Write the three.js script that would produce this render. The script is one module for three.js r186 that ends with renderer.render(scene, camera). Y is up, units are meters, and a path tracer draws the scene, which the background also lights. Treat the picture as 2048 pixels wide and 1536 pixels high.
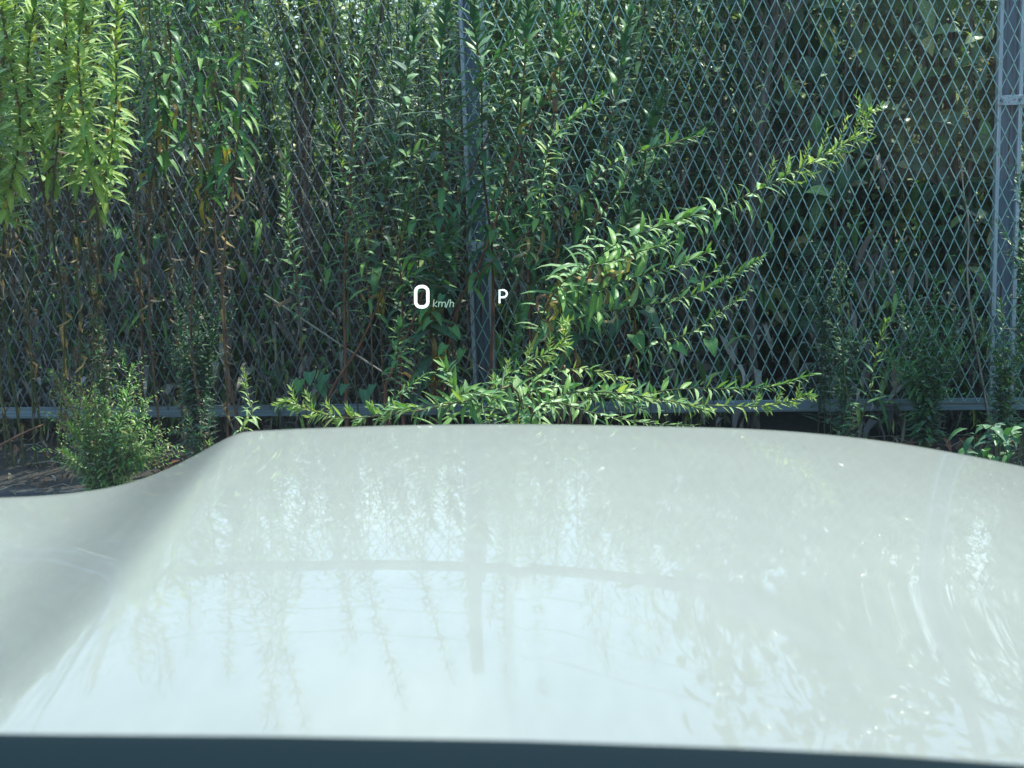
import * as THREE from 'three';
import { RoundedBoxGeometry } from 'three/addons/geometries/RoundedBoxGeometry.js';
import { mergeGeometries } from 'three/addons/utils/BufferGeometryUtils.js';
import { ImprovedNoise } from 'three/addons/math/ImprovedNoise.js';

// ---------------------------------------------------------------- camera, sky, sun, exposure
const scene = new THREE.Scene();
const R = Math.PI / 180, F = 2960;
const camera = new THREE.PerspectiveCamera(2 * Math.atan(768 / F) / R, 4 / 3, 0.05, 400);
camera.position.set(0, 1.3, 0);
camera.rotation.order = 'YXZ';
camera.rotation.set(-11 * R, 0, -2 * R);
camera.focus = 3.9; camera.userData.fStop = 8.5;
camera.updateMatrixWorld();
scene.add(camera);

const SUN = new THREE.Vector3().setFromSphericalCoords(1, (90 - 60) * R, Math.PI - 58 * R);   // ahead, to the right
{
  const W = 512, H = 256, d = new Float32Array(W * H * 4), v = new THREE.Vector3(), nz = new ImprovedNoise();
  for (let j = 0; j < H; j++) for (let i = 0; i < W; i++) {
    const th = ((i + .5) / W - .5) * 2 * Math.PI, el = ((j + .5) / H - .5) * Math.PI;
    v.set(Math.cos(el) * Math.cos(th), Math.sin(el), Math.cos(el) * Math.sin(th));
    const up = Math.max(v.y, 0), h = Math.pow(1 - up, 3.2), c = Math.max(v.dot(SUN), 0);
    const glow = .35 * Math.pow(c, 6) + .6 * Math.pow(c, 40);
    const q = 1 / (up + .25);
    let cl = 0, a = .5, f = 1.3;
    for (let o = 0; o < 4; o++) { cl += a * nz.noise(v.x * q * f + 7, v.z * q * f, 3.1 + o); a *= .5; f *= 2.1; }
    cl = THREE.MathUtils.smoothstep(cl, .0, .45) * .5;
    const k = (j * W + i) * 4;
    for (let n = 0; n < 3; n++) {
      const base = [.22, .44, .84][n] * (1 - h) + [.68, .79, .80][n] * h + glow * [1, .97, .9][n];
      d[k + n] = 1.0 * base * (1 - cl) + [1.25, 1.28, 1.26][n] * cl;
      if (v.y < 0) d[k + n] *= .35;
    }
    d[k + 3] = 1;
  }
  const sky = new THREE.DataTexture(d, W, H, THREE.RGBAFormat, THREE.FloatType);
  sky.mapping = THREE.EquirectangularReflectionMapping; sky.magFilter = sky.minFilter = THREE.LinearFilter; sky.wrapS = THREE.RepeatWrapping; sky.needsUpdate = true;
  scene.background = sky; scene.environment = sky;
}
const sun = new THREE.DirectionalLight(new THREE.Color(1, .93, .80), 4.8);
sun.position.copy(SUN).multiplyScalar(25).add(new THREE.Vector3(0, 0, -4)); sun.target.position.set(0, 0, -4);
sun.castShadow = true; sun.shadow.mapSize.set(4096, 4096);
Object.assign(sun.shadow.camera, { left: -9, right: 9, top: 9, bottom: -9, near: 1, far: 60 });
scene.add(sun, sun.target);
const EXPOSURE = 2.1;

// ---------------------------------------------------------------- helpers
function rng(a) { return () => { a |= 0; a = a + 0x6D2B79F5 | 0; let t = Math.imul(a ^ a >>> 15, 1 | a); t = t + Math.imul(t ^ t >>> 7, 61 | t) ^ t; return ((t ^ t >>> 14) >>> 0) / 4294967296; }; }
const noise = new ImprovedNoise();
const V = (x, y, z) => new THREE.Vector3(x, y, z);
const UP = V(0, 1, 0);
// a point of the place: the line of sight through pixel (px, py) of the 2048 x 1536 picture, at depth z
function P(px, py, z) {
  const d = V((px - 1024) / F, -(py - 768) / F, -1).applyQuaternion(camera.quaternion);
  return d.multiplyScalar(z / d.z).add(camera.position);
}
const used = {};
function numbered(n) { const k = used[n] = (used[n] ?? -1) + 1; return k ? `${n}_${String(k).padStart(3, '0')}` : n; }
function thing(name, label, category, pos, group) {
  const o = new THREE.Group(); o.name = numbered(name); o.position.copy(pos); scene.add(o);
  o.userData = { label, category }; if (group) o.userData.group = group;
  return o;
}
function mesh(name, geo, mat, parent, ud) {
  const m = new THREE.Mesh(geo, mat); m.name = name; m.castShadow = m.receiveShadow = true;
  if (ud) Object.assign(m.userData, ud);
  parent.add(m); return m;
}
class MB {
  constructor() { this.p = []; this.n = []; this.u = []; this.c = []; this.i = []; }
  add(geo, M, col = [1, 1, 1]) {
    const off = this.p.length / 3, a = geo.attributes, v = new THREE.Vector3(), N = new THREE.Matrix3().getNormalMatrix(M);
    for (let k = 0; k < a.position.count; k++) {
      v.fromBufferAttribute(a.position, k).applyMatrix4(M); this.p.push(v.x, v.y, v.z);
      v.fromBufferAttribute(a.normal, k).applyMatrix3(N).normalize(); this.n.push(v.x, v.y, v.z);
      this.u.push(a.uv ? a.uv.getX(k) : 0, a.uv ? a.uv.getY(k) : 0);
      this.c.push(col[0], col[1], col[2]);
    }
    const ix = geo.index;
    if (ix) for (let k = 0; k < ix.count; k++) this.i.push(ix.getX(k) + off); else for (let k = 0; k < a.position.count; k++) this.i.push(k + off);
    return this;
  }
  geo() {
    const g = new THREE.BufferGeometry();
    g.setAttribute('position', new THREE.Float32BufferAttribute(this.p, 3)); g.setAttribute('normal', new THREE.Float32BufferAttribute(this.n, 3));
    g.setAttribute('uv', new THREE.Float32BufferAttribute(this.u, 2)); g.setAttribute('color', new THREE.Float32BufferAttribute(this.c, 3));
    g.setIndex(this.i); return g;
  }
}
const I4 = new THREE.Matrix4();
// a tapered tube along points
function tube(pts, rad, sides = 6) {
  const n = pts.length, p = [], nn = [], uv = [], ix = []; let N = null, len = 0;
  for (let i = 0; i < n; i++) {
    const T = pts[Math.min(i + 1, n - 1)].clone().sub(pts[Math.max(i - 1, 0)]).normalize();
    if (!N) { N = Math.abs(T.y) > .9 ? V(1, 0, 0) : V(0, 1, 0); }
    N = N.clone().addScaledVector(T, -N.dot(T)).normalize();
    const B = T.clone().cross(N), r = rad(i / (n - 1));
    if (i) len += pts[i].distanceTo(pts[i - 1]);
    for (let s = 0; s <= sides; s++) {
      const a = s / sides * 2 * Math.PI, d = N.clone().multiplyScalar(Math.cos(a)).addScaledVector(B, Math.sin(a));
      p.push(pts[i].x + d.x * r, pts[i].y + d.y * r, pts[i].z + d.z * r); nn.push(d.x, d.y, d.z); uv.push(s / sides, len);
    }
  }
  const w = sides + 1;
  for (let i = 0; i < n - 1; i++) for (let s = 0; s < sides; s++) { const a = i * w + s; ix.push(a, a + 1, a + w, a + 1, a + w + 1, a + w); }
  const g = new THREE.BufferGeometry();
  g.setAttribute('position', new THREE.Float32BufferAttribute(p, 3)); g.setAttribute('normal', new THREE.Float32BufferAttribute(nn, 3)); g.setAttribute('uv', new THREE.Float32BufferAttribute(uv, 2));
  g.setIndex(ix); return g;
}
// one leaf, of unit length along +x, its upper side to +y
function leafGeo({ segs = 5, w = .16, bend = .6, fold = .35, profile = 'lance', lobe = 0, wave = 0 } = {}) {
  const p = [], uv = [], ix = []; let x = 0, y = 0;
  for (let i = 0; i <= segs; i++) {
    const s = i / segs, th = -bend * s * 1.3 + wave * Math.sin(s * 7);
    if (i) { x += Math.cos(th) / segs; y += Math.sin(th) / segs; }
    let hw = profile === 'lance' ? Math.pow(Math.sin(Math.PI * Math.pow(Math.min(s + .03, 1), .78)), .9) : profile === 'oval' ? Math.pow(Math.sin(Math.PI * Math.pow(Math.min(s + .02, 1), .9)), .7) : Math.pow(1 - s, .75) * Math.min(1, .75 + s * 2.5);
    hw = Math.max(hw, .03) * w;
    const nx = -Math.sin(th), ny = Math.cos(th), back = profile === 'heart' && i === 0 ? -.16 : 0;
    for (const e of [-1, 0, 1]) { p.push(x + nx * fold * hw * Math.abs(e) + back * Math.abs(e), y + ny * fold * hw * Math.abs(e), e * hw); uv.push(.5 + e * .5, s); }
  }
  for (let i = 0; i < segs; i++) for (const k of [0, 1]) { const a = i * 3 + k; ix.push(a, a + 1, a + 3, a + 1, a + 4, a + 3); }
  const g = new THREE.BufferGeometry();
  g.setAttribute('position', new THREE.Float32BufferAttribute(p, 3)); g.setAttribute('uv', new THREE.Float32BufferAttribute(uv, 2));
  g.setIndex(ix); g.computeVertexNormals(); return g;
}
const LANCE = [.05, .35, .65, 1.0, 1.45].map((b, i) => leafGeo({ bend: b, fold: [.5, .35, .3, .4, .5][i], w: [.10, .11, .105, .095, .09][i] }));
const WITHER = [1.6, 2.4, 1.2].map((b, i) => leafGeo({ bend: b, fold: 1.6, w: .07, wave: [.5, -.7, .8][i] }));
const LOWL = [.2, .8, 1.4].map((b) => leafGeo({ bend: b, segs: 3, w: .115, fold: .4 }));
const LOWW = [1.2, 2].map((b) => leafGeo({ bend: b, segs: 3, w: .06, fold: 1.4, wave: .5 }));
const NEEDLE = [.2, .7].map((b) => leafGeo({ bend: b, segs: 2, w: .10, fold: .3 }));
const OVAL = [.5, 1.0].map((b) => leafGeo({ bend: b, segs: 4, w: .23, fold: .25, profile: 'oval' }));
const HEART = [.3, .7].map((b) => leafGeo({ bend: b, segs: 5, w: .42, fold: .18, profile: 'heart' }));
// where a leaf sits: at p on a stem that runs along T
function leafM(p, T, phi, alpha, len, ws = 1, lift = .7) {
  let N = Math.abs(T.y) > .95 ? V(1, 0, 0) : V(0, 1, 0); N.addScaledVector(T, -N.dot(T)).normalize();
  const B = T.clone().cross(N), r = N.multiplyScalar(Math.cos(phi)).addScaledVector(B, Math.sin(phi));
  const X = T.clone().multiplyScalar(Math.cos(alpha)).addScaledVector(r, Math.sin(alpha)).normalize();
  const Y = T.clone().multiplyScalar(.5).addScaledVector(UP, lift); Y.addScaledVector(X, -Y.dot(X));
  if (Y.lengthSq() < .002) Y.set(X.y, -X.x, .2).addScaledVector(X, 0);
  Y.normalize();
  const Z = X.clone().cross(Y).normalize(); Y.copy(Z).cross(X);
  return new THREE.Matrix4().makeBasis(X.multiplyScalar(len), Y.multiplyScalar(len), Z.multiplyScalar(len * ws)).setPosition(p);
}

// ---------------------------------------------------------------- materials
function dataTex(w, h, fn, srgb = true) {
  const d = new Uint8Array(w * h * 4);
  for (let j = 0; j < h; j++) for (let i = 0; i < w; i++) { const c = fn(i / w, j / h, i, j), k = (j * w + i) * 4; for (let n = 0; n < 3; n++) d[k + n] = Math.max(0, Math.min(255, c[n] * 255)); d[k + 3] = 255; }
  const t = new THREE.DataTexture(d, w, h); t.magFilter = THREE.LinearFilter; t.minFilter = THREE.LinearFilter; t.wrapS = t.wrapT = THREE.RepeatWrapping;
  if (srgb) t.colorSpace = THREE.SRGBColorSpace; t.needsUpdate = true; return t;
}
function fbm(x, y, z = 0, o = 4) { let s = 0, a = .5; for (let k = 0; k < o; k++) { s += a * noise.noise(x, y, z + k * 7.3); x *= 2.03; y *= 2.03; a *= .5; } return s; }
const leafMap = dataTex(64, 128, (u, v) => {
  const rib = Math.exp(-Math.pow((u - .5) * 22, 2)), side = .06 * Math.sin((v * 16 - Math.abs(u - .5) * 9) * Math.PI);
  const n = .8 + .25 * fbm(u * 5, v * 14, 2) + side + .2 * rib; return [n * .98, n, n * .95];
});
function leafMat(rgb, { tr = .4, rough = .85, coat = .3 } = {}) {
  return new THREE.MeshPhysicalMaterial({ color: new THREE.Color().setRGB(...rgb), map: leafMap, roughness: rough, transmission: tr, thickness: 0, clearcoat: coat, clearcoatRoughness: .3, side: THREE.DoubleSide });
}
const LEAF = {
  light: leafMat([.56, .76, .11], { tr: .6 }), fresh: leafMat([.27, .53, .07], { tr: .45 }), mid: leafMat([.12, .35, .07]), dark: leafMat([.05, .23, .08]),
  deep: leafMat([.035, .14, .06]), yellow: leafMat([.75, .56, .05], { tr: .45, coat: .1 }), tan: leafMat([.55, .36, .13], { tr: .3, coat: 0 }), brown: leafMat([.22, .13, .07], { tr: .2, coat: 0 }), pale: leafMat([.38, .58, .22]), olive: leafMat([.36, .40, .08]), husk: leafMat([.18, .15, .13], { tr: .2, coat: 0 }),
};
const foliageMat = new THREE.MeshPhysicalMaterial({ color: 0xffffff, vertexColors: true, map: leafMap, roughness: .85, transmission: .45, thickness: 0, clearcoat: .5, clearcoatRoughness: .25, side: THREE.DoubleSide });
const barkMap = dataTex(64, 256, (u, v) => { const n = .62 + .5 * fbm(u * 7, v * 22, 5); return [n, n * .95, n * .9]; });
const stemMat = (rgb) => new THREE.MeshStandardMaterial({ color: new THREE.Color().setRGB(...rgb), map: barkMap, roughness: .75 });
const STEM = { green: stemMat([.20, .26, .09]), pale: stemMat([.5, .45, .22]), red: stemMat([.42, .20, .11]), brown: stemMat([.32, .20, .12]), grey: stemMat([.36, .35, .33]), straw: stemMat([.72, .70, .62]) };
const stuffMat = new THREE.MeshStandardMaterial({ vertexColors: true, roughness: .9 });

// ---------------------------------------------------------------- ground
{
  const soil = dataTex(512, 512, (u, v) => {
    const n = .5 + .5 * fbm(u * 24, v * 24, 1, 5), s = fbm(u * 90, v * 90, 9, 2), c = .13 + .14 * n + .10 * s; return [c * 1.08, c * .97, c * .86];
  });
  soil.repeat.set(1 / 1.3, 1 / 1.3);
  const g = new THREE.PlaneGeometry(160, 160, 1, 1); g.rotateX(-Math.PI / 2);
  for (let k = 0; k < 4; k++) g.attributes.uv.setXY(k, g.attributes.position.getX(k), g.attributes.position.getZ(k));
  const m = mesh('ground', g, new THREE.MeshStandardMaterial({ map: soil, roughness: 1, bumpMap: soil, bumpScale: .012 }), scene, { kind: 'structure', label: 'brown bare soil under and behind the fence', category: 'ground' });
  m.position.set(0, 0, -20);
  const tar = dataTex(512, 512, (u, v, i, j) => {
    const r = Math.sin(i * 127.1 + j * 311.7) * 43758.5, w = r - Math.floor(r), n = fbm(u * 9, v * 9, 4, 4), c = .235 + .09 * n + .14 * (w - .5) + (w > .97 ? .14 : 0); return [c, c * 1.01, c * 1.02];
  });
  tar.repeat.set(1 / .9, 1 / .9);
  // ragged edge of the asphalt against the soil
  const sh = new THREE.Shape(); sh.moveTo(-14, 16); sh.lineTo(14, 16);
  for (let x = 14; x >= -14; x -= .09) sh.lineTo(x, 4.86 - .11 * x + .05 * noise.noise(x * 3, 1, 0) + .02 * noise.noise(x * 14, 3, 0) - 0);
  // (shape y runs with +z turned below)
  const pts = sh.getPoints(); const s2 = new THREE.Shape(pts.map((q) => new THREE.Vector2(q.x, q.y === 16 ? 14 : -q.y)));
  const g2 = new THREE.ShapeGeometry(s2); g2.rotateX(Math.PI / 2);
  const pa = g2.attributes.position; for (let k = 0; k < pa.count; k++) g2.attributes.uv.setXY(k, pa.getX(k), pa.getZ(k));
  g2.computeVertexNormals();
  const a = mesh('asphalt', g2, new THREE.MeshStandardMaterial({ map: tar, roughness: .92, bumpMap: tar, bumpScale: .006, side: THREE.DoubleSide }), scene, { kind: 'structure', label: 'dark weathered asphalt of the parking space under the car', category: 'pavement' });
  a.position.y = .006;
}

// ---------------------------------------------------------------- the fence
const YAW = .123, fz = (x) => -5.5 + YAW * x;
{
  const galv = dataTex(128, 256, (u, v) => { const n = .70 + .26 * fbm(u * 6, v * 10, 3) + .16 * fbm(u * 30, v * 8, 6), k = Math.max(0, Math.min(1, (fbm(u * 4, v * 7, 11, 5) - .16) * 6)); return [n * (1 - .12 * k), n * (1.02 - .38 * k), n * (1.04 - .55 * k)]; });
  const steel = new THREE.MeshStandardMaterial({ color: new THREE.Color(.78, .86, .90), map: galv, roughness: .55, metalness: .12 });
  const steelDark = new THREE.MeshStandardMaterial({ color: new THREE.Color(.26, .32, .38), map: galv, roughness: .65, metalness: .3 });
  const wireMat = new THREE.MeshStandardMaterial({ color: new THREE.Color(.25, .40, .365), roughness: .5, metalness: .25 }), wireOld = new THREE.MeshStandardMaterial({ color: new THREE.Color(.13, .17, .17), roughness: .7, metalness: .2 });
  const angle = Math.atan(-YAW) * -1;
  const base = P(955, 430, -5.5); const xc = base.x, O = V(xc, 0, fz(xc));
  const f = thing('chain_link_fence', 'tall galvanised chain link fence across the whole view', 'fence', O);
  f.rotation.y = -Math.atan(YAW); // local +x runs along the fence to the right, coming nearer
  const step = (P(2024, 300, fz(2)).x - xc) * Math.sqrt(1 + YAW * YAW);
  const post = (x, label) => {
    const W = .086, D = .05, T = .014;
    const gs = [new RoundedBoxGeometry(T, 2.12, D, 2, .003).translate(-W / 2 + T / 2, 1.05, 0), new RoundedBoxGeometry(T, 2.12, D, 2, .003).translate(W / 2 - T / 2, 1.05, 0)];
    const arm = new RoundedBoxGeometry(.05, .48, .04, 2, .004); arm.translate(0, .24, 0); arm.rotateX(.22); arm.translate(0, 2.08, -.03); gs.push(arm.toNonIndexed ? arm : arm);
    const pm = mesh('post', mergeGeometries(gs.map((g) => g.index ? g.toNonIndexed() : g)), steel, f, { label }); pm.position.set(x, 0, -.035);
    const web = mesh('post_web', new THREE.BoxGeometry(W - 2 * T - .002, 2.1, .008), steelDark, pm); web.position.set(0, 1.05, -.012);
    return pm;
  };
  const posts = [[-step * 1.13, 'post off to the left'], [0, 'post half hidden by weeds'], [step, 'clear pale post at the right edge'], [2 * step, 'post beyond the right edge']].map(([x, l]) => post(x, l));
  const plate = (pm, y, h = .035) => { const b = mesh('bracket', new RoundedBoxGeometry(.092, h, .012, 2, .002), steel, pm); b.position.set(0, y, .032); for (const bx of [-.031, .031]) { const c = mesh('bolt', new THREE.CylinderGeometry(.007, .008, .008, 6).rotateX(Math.PI / 2), steelDark, b); c.position.set(bx, 0, .009); } };
  const yAt = (px, py) => P(px, py, fz(P(px, py, -5.4).x)).y;
  plate(posts[1], yAt(950, 493)); plate(posts[2], yAt(2024, 200)); plate(posts[2], yAt(2010, 742), .045); plate(posts[0], 1.3); plate(posts[3], 1.4); plate(posts[1], 1.92);
  // rails
  const yr = yAt(1700, 809);
  const rail = (name, y, h, d, z) => { const b = mesh(name, new RoundedBoxGeometry(step * 3 + .6, h, d, 2, .003), steel, f); b.position.set(step / 2, y, z); return b; };
  const rl = (o) => { o.material = railMat; return o; }, railMat = steel.clone(); railMat.color.setRGB(.30, .40, .43); rl(rail('bottom_rail', yr, .046, .008, .012)); rl(rail('bottom_rail', yr - .021, .006, .04, -.013));
  rl(rail('top_rail', 2.04, .045, .045, 0));
  for (let k = 0; k < 3; k++) {
    const y = 2.2 + k * .14, pts = []; for (let i = 0; i <= 60; i++) pts.push(V(-step * 1.4 + step * 4 * i / 60, y + .006 * Math.sin(i * 1.7 + k), -.05 - .03 * k));
    mesh('barbed_wire', tube(pts, () => .0028, 5), wireMat, f);
  }
  // the woven wires, each a zigzag hooked into its neighbours
  const p = .0232, q = .1005, y0 = yr + .01, y1 = 2.03;
  const wires = Math.ceil((step * 2.35) / p), xs = -step * 1.16;
  for (let i = 0; i < wires; i++) {
    const pts = [], n = Math.floor((y1 - y0) / (q / 2));
    for (let k = 0; k <= n; k++) {
      const side = ((k + i) % 2 ? 1 : -1), y = y0 + k * q / 2, x = xs + i * p + side * (p / 2 + .0011);
      const wx = .012 * noise.noise(x * 1.3, y * 1.4, 4) + .003 * noise.noise(x * 9, y * 9, 2), wy = .018 * noise.noise(x * 1.1, y * 1.2, 9) + .003 * noise.noise(x * 8, y * 8, 12), wz = .02 * noise.noise(x * 1.2, y * 1.1, 20);
      const px = x + wx, py = y + wy, pz = .012 + wz;
      pts.push(V(px - side * .0035, py - .006, pz - .002), V(px, py - .0016, pz + .001), V(px, py + .0016, pz + .001), V(px - side * .0035, py + .006, pz + .003));
    }
    mesh('wire', tube(pts, () => .0019, 5), xs + i * p < -.02 ? wireOld : wireMat, f);
  }
}

// ---------------------------------------------------------------- the car
{
  const car = thing('car', 'pale silver car seen from inside, its bonnet pointing at the fence', 'car', V(0, 0, 0));
  const grime = dataTex(1024, 1024, (u, v, i, j) => { const q = Math.sin(i * 41.3 + j * 289.1) * 43758.5, w = q - Math.floor(q), n = .955 + .03 * fbm(u * 6, v * 5, 4, 4) + .03 * fbm(u * 60, v * 14, 8, 3) - (w > .9975 ? .09 : 0) + (w < .0015 ? .05 : 0); return [n, n, n * .995]; });
  const paint = new THREE.MeshPhysicalMaterial({ color: new THREE.Color(.322, .320, .288), map: grime, roughness: .42, metalness: .0, clearcoat: .85, clearcoatRoughness: .018 });
  // height of the front crest of the bonnet across the car
  const SIL = [[-330, 1016], [-150, 1006], [0, 999], [70, 995.5], [140, 989.5], [210, 979], [270, 964], [330, 941], [390, 911], [430, 889], [460, 874], [480, 867.5], [500, 865], [540, 863], [600, 860], [800, 853.5], [1050, 851], [1300, 855], [1500, 860.5], [1650, 871], [1800, 889], [1950, 915], [2048, 935], [2200, 970], [2300, 996], [2400, 1024]]
    .map(([x, y]) => { const q = P(x, y, -2.35); return [q.x, q.y]; });
  const hf = (x) => { if (x <= SIL[0][0]) return SIL[0][1]; for (let k = 1; k < SIL.length; k++) if (x <= SIL[k][0]) { const [a, b] = SIL[k - 1], [c, d] = SIL[k]; let t = (x - a) / (c - a);
      const e = SIL[Math.max(k - 2, 0)], g = SIL[Math.min(k + 1, SIL.length - 1)], m0 = (d - e[1]) / (c - e[0] || 1), m1 = (g[1] - b) / (g[0] - a || 1), w = c - a, t2 = t * t, t3 = t2 * t;
      return (2 * t3 - 3 * t2 + 1) * b + (t3 - 2 * t2 + t) * w * m0 + (-2 * t3 + 3 * t2) * d + (t3 - t2) * w * m1; } return SIL[SIL.length - 1][1]; };
  const H0 = hf(0), ss = THREE.MathUtils.smoothstep;
  const h = (x, z) => {
    const t = ss(-z, .85, 1.5), far = Math.max(0, Math.min(1, (-z - 1) / 1.35)), x9 = x - (x < 0 ? .05 * (1 - far) : 0), xx = x9 < -.41 ? -.41 + (x9 + .41) * (.72 + .28 * far) : x9;
    const u = Math.max(0, Math.min(1, (-z - 1.45) / .9));
    return H0 + .022 * (1 - u * u) + (hf(xx) - H0) * (.10 + .90 * t) - .05 * (1 - t) * Math.pow(Math.max(0, Math.abs(x) - .55), 2);
  };
  const NX = 220, NZ = 90, NN = 12, p = [], ix = [], x0 = SIL[0][0] + .02, x1 = SIL[SIL.length - 1][0] - .02;
  const ES = 8, cols = []; // columns across: the rounded flank, the top, the other flank
  for (let k = ES; k >= 1; k--) { const q = Math.min(1, k / (ES - 1)) * Math.PI / 2; cols.push([x0, -.07 * Math.sin(q), -.09 * (1 - Math.cos(q)) - (k === ES ? .16 : 0)]); }
  for (let i = 0; i <= NX; i++) cols.push([x0 + (x1 - x0) * i / NX, 0, 0]);
  for (let k = 1; k <= ES; k++) { const q = Math.min(1, k / (ES - 1)) * Math.PI / 2; cols.push([x1, .07 * Math.sin(q), -.09 * (1 - Math.cos(q)) - (k === ES ? .16 : 0)]); }
  const NC = cols.length - 1;
  for (let j = 0; j <= NZ + NN; j++) for (const [x, ox, oy] of cols) {
    if (j <= NZ) { const zr = -1.035, z = zr - (2.35 + zr) * j / NZ; p.push(x + ox, h(x, z) + oy, z); }
    else { const u = (j - NZ) / NN * Math.PI / 2; p.push(x + ox * Math.cos(u * .5), h(x, -2.35) - .22 * (1 - Math.cos(u)) + oy * Math.cos(u * .9), -2.35 - .15 * Math.sin(u)); }
  }
  for (let j = 0; j < NZ + NN; j++) for (let i = 0; i < NC; i++) { const a = j * (NC + 1) + i, b = a + NC + 1; ix.push(a, a + 1, b, a + 1, b + 1, b); }
  const g = new THREE.BufferGeometry(); g.setAttribute('position', new THREE.Float32BufferAttribute(p, 3)); g.setAttribute('uv', new THREE.Float32BufferAttribute(p.flatMap((_, k) => k % 3 ? [] : [p[k] / 1.1, p[k + 2] / 1.1]), 2)); g.setIndex(ix); g.computeVertexNormals();
  mesh('bonnet', g, paint, car, { label: 'pale silver bonnet with a raised centre and a hollow on the left' });
  const front = mesh('front_panel', new RoundedBoxGeometry(x1 - x0 - .04, .36, .12, 3, .04), paint, car); front.position.set((x0 + x1) / 2, .40, -2.42);
  for (const [s, x] of [[-1, x0], [1, x1]]) { const sd = mesh('side_panel', new RoundedBoxGeometry(.06, .36, 1.5, 3, .02), paint, car); sd.position.set(x + s * .035, .43, -1.62); }
  const rubber = new THREE.MeshStandardMaterial({ color: new THREE.Color(.02, .02, .02), roughness: .9 });
  for (const x of [x0 + .14, x1 - .14]) { const w = new THREE.TorusGeometry(.24, .1, 10, 28); w.rotateY(Math.PI / 2); const m = mesh('tyre', w, rubber, car); m.position.set(x, .345, -1.55); }
  // dashboard
  const dashT = dataTex(128, 128, (u, v, i, j) => { const r = Math.sin(i * 12.9898 + j * 78.233) * 43758.5, w = r - Math.floor(r); const n = .5 + .3 * (w - .5) + .4 * fbm(u * 20, v * 20, 2); return [n, n, n]; });
  dashT.repeat.set(8, 4);
  const dash = new THREE.MeshPhysicalMaterial({ color: new THREE.Color(.005, .012, .016), roughness: .95, specularIntensity: .15, bumpMap: dashT, bumpScale: .0006 });
  const crest = [[-700, 1474], [0, 1487], [500, 1491], [1024, 1500], [1500, 1516], [1800, 1530], [2048, 1548], [2700, 1600]].map(([x, y]) => P(x, y, -.74));
  const dp = [], di = [], DN = 60, prof = [[-1.32, -.30], [-1.06, -.21], [-.97, -.145], [-.88, -.082], [-.80, -.022], [-.765, -.006], [-.74, 0], [-.70, -.006], [-.66, -.02], [-.63, -.045], [-.615, -.09], [-.61, -.2], [-.61, -.45]];
  for (let i = 0; i <= DN; i++) {
    const x = -.72 + 1.44 * i / DN; let y = crest[0].y; for (let k = 1; k < crest.length; k++) if (x >= crest[k - 1].x) { const t = Math.min(1, (x - crest[k - 1].x) / (crest[k].x - crest[k - 1].x)); y = crest[k - 1].y + t * (crest[k].y - crest[k - 1].y); }
    for (const [z, dy] of prof) dp.push(x, y + dy, z);
  }
  for (let i = 0; i < DN; i++) for (let k = 0; k < prof.length - 1; k++) { const a = i * prof.length + k, b = a + prof.length; di.push(a, a + 1, b, a + 1, b + 1, b); }
  const dg = new THREE.BufferGeometry(); dg.setAttribute('position', new THREE.Float32BufferAttribute(dp, 3)); dg.setIndex(di); dg.computeVertexNormals();
  dg.setAttribute('uv', new THREE.Float32BufferAttribute(dp.flatMap((_, k) => k % 3 ? [] : [dp[k], dp[k + 2]]), 2));
  dash.side = THREE.DoubleSide;
  mesh('dashboard', dg, dash, car, { label: 'dark dashboard top along the bottom edge' });
  // windscreen: a raked, slightly bowed pane with a faint film of dust
  const film = dataTex(256, 256, (u, v) => { const L = Math.max(0, 1 - u * 1.9), n = .040 + .082 * L * (.65 + .35 * v) + .018 * fbm(u * 5, v * 4, 3, 4) + .010 * fbm(u * 40, v * 9, 6, 3); return [n, n, n]; }, false);
  const glass = new THREE.MeshPhysicalMaterial({ color: new THREE.Color(.85, .955, .93), transmission: 1, thickness: 0, roughness: 1, roughnessMap: film, ior: 1.5, side: THREE.DoubleSide });
  const wp = [], wu = [], wi = [], WX = 24, WY = 14;
  for (let j = 0; j <= WY; j++) for (let i = 0; i <= WX; i++) {
    const u = i / WX, v = j / WY, x = (u - .5) * (1.5 - .16 * v), bow = .04 * Math.pow((u - .5) * 2, 2);
    wp.push(x, .785 + .815 * v, -1.0 + .98 * v + bow); wu.push(u, v);
  }
  for (let j = 0; j < WY; j++) for (let i = 0; i < WX; i++) { const a = j * (WX + 1) + i, b = a + WX + 1; wi.push(a, a + 1, b, a + 1, b + 1, b); }
  const wg = new THREE.BufferGeometry(); wg.setAttribute('position', new THREE.Float32BufferAttribute(wp, 3)); wg.setAttribute('uv', new THREE.Float32BufferAttribute(wu, 2)); wg.setIndex(wi); wg.computeVertexNormals();
  const screen = mesh('windscreen', wg, glass, car, { label: 'clear faintly dusty windscreen with a projected display' });
  const trim = new THREE.MeshStandardMaterial({ color: new THREE.Color(.03, .03, .032), roughness: .8 });
  for (const s of [-1, 1]) mesh('pillar', tube([V(s * .78, .76, -1.0), V(s * .75, 1.2, -.46), V(s * .70, 1.6, .05)], () => .035, 8), trim, car);
  mesh('roof_edge', tube([V(-.70, 1.62, .03), V(-.3, 1.63, -.09), V(.3, 1.63, -.09), V(.70, 1.62, .03)], () => .03, 8), trim, car);
  // head-up readout: a projected image that stands off beyond the glass, upright to the driver
  const lit = (c, e) => new THREE.MeshStandardMaterial({ color: 0x000000, emissive: new THREE.Color(...c), emissiveIntensity: e, roughness: 1 });
  const ZD = -3.3, S = -ZD / F;
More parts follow.
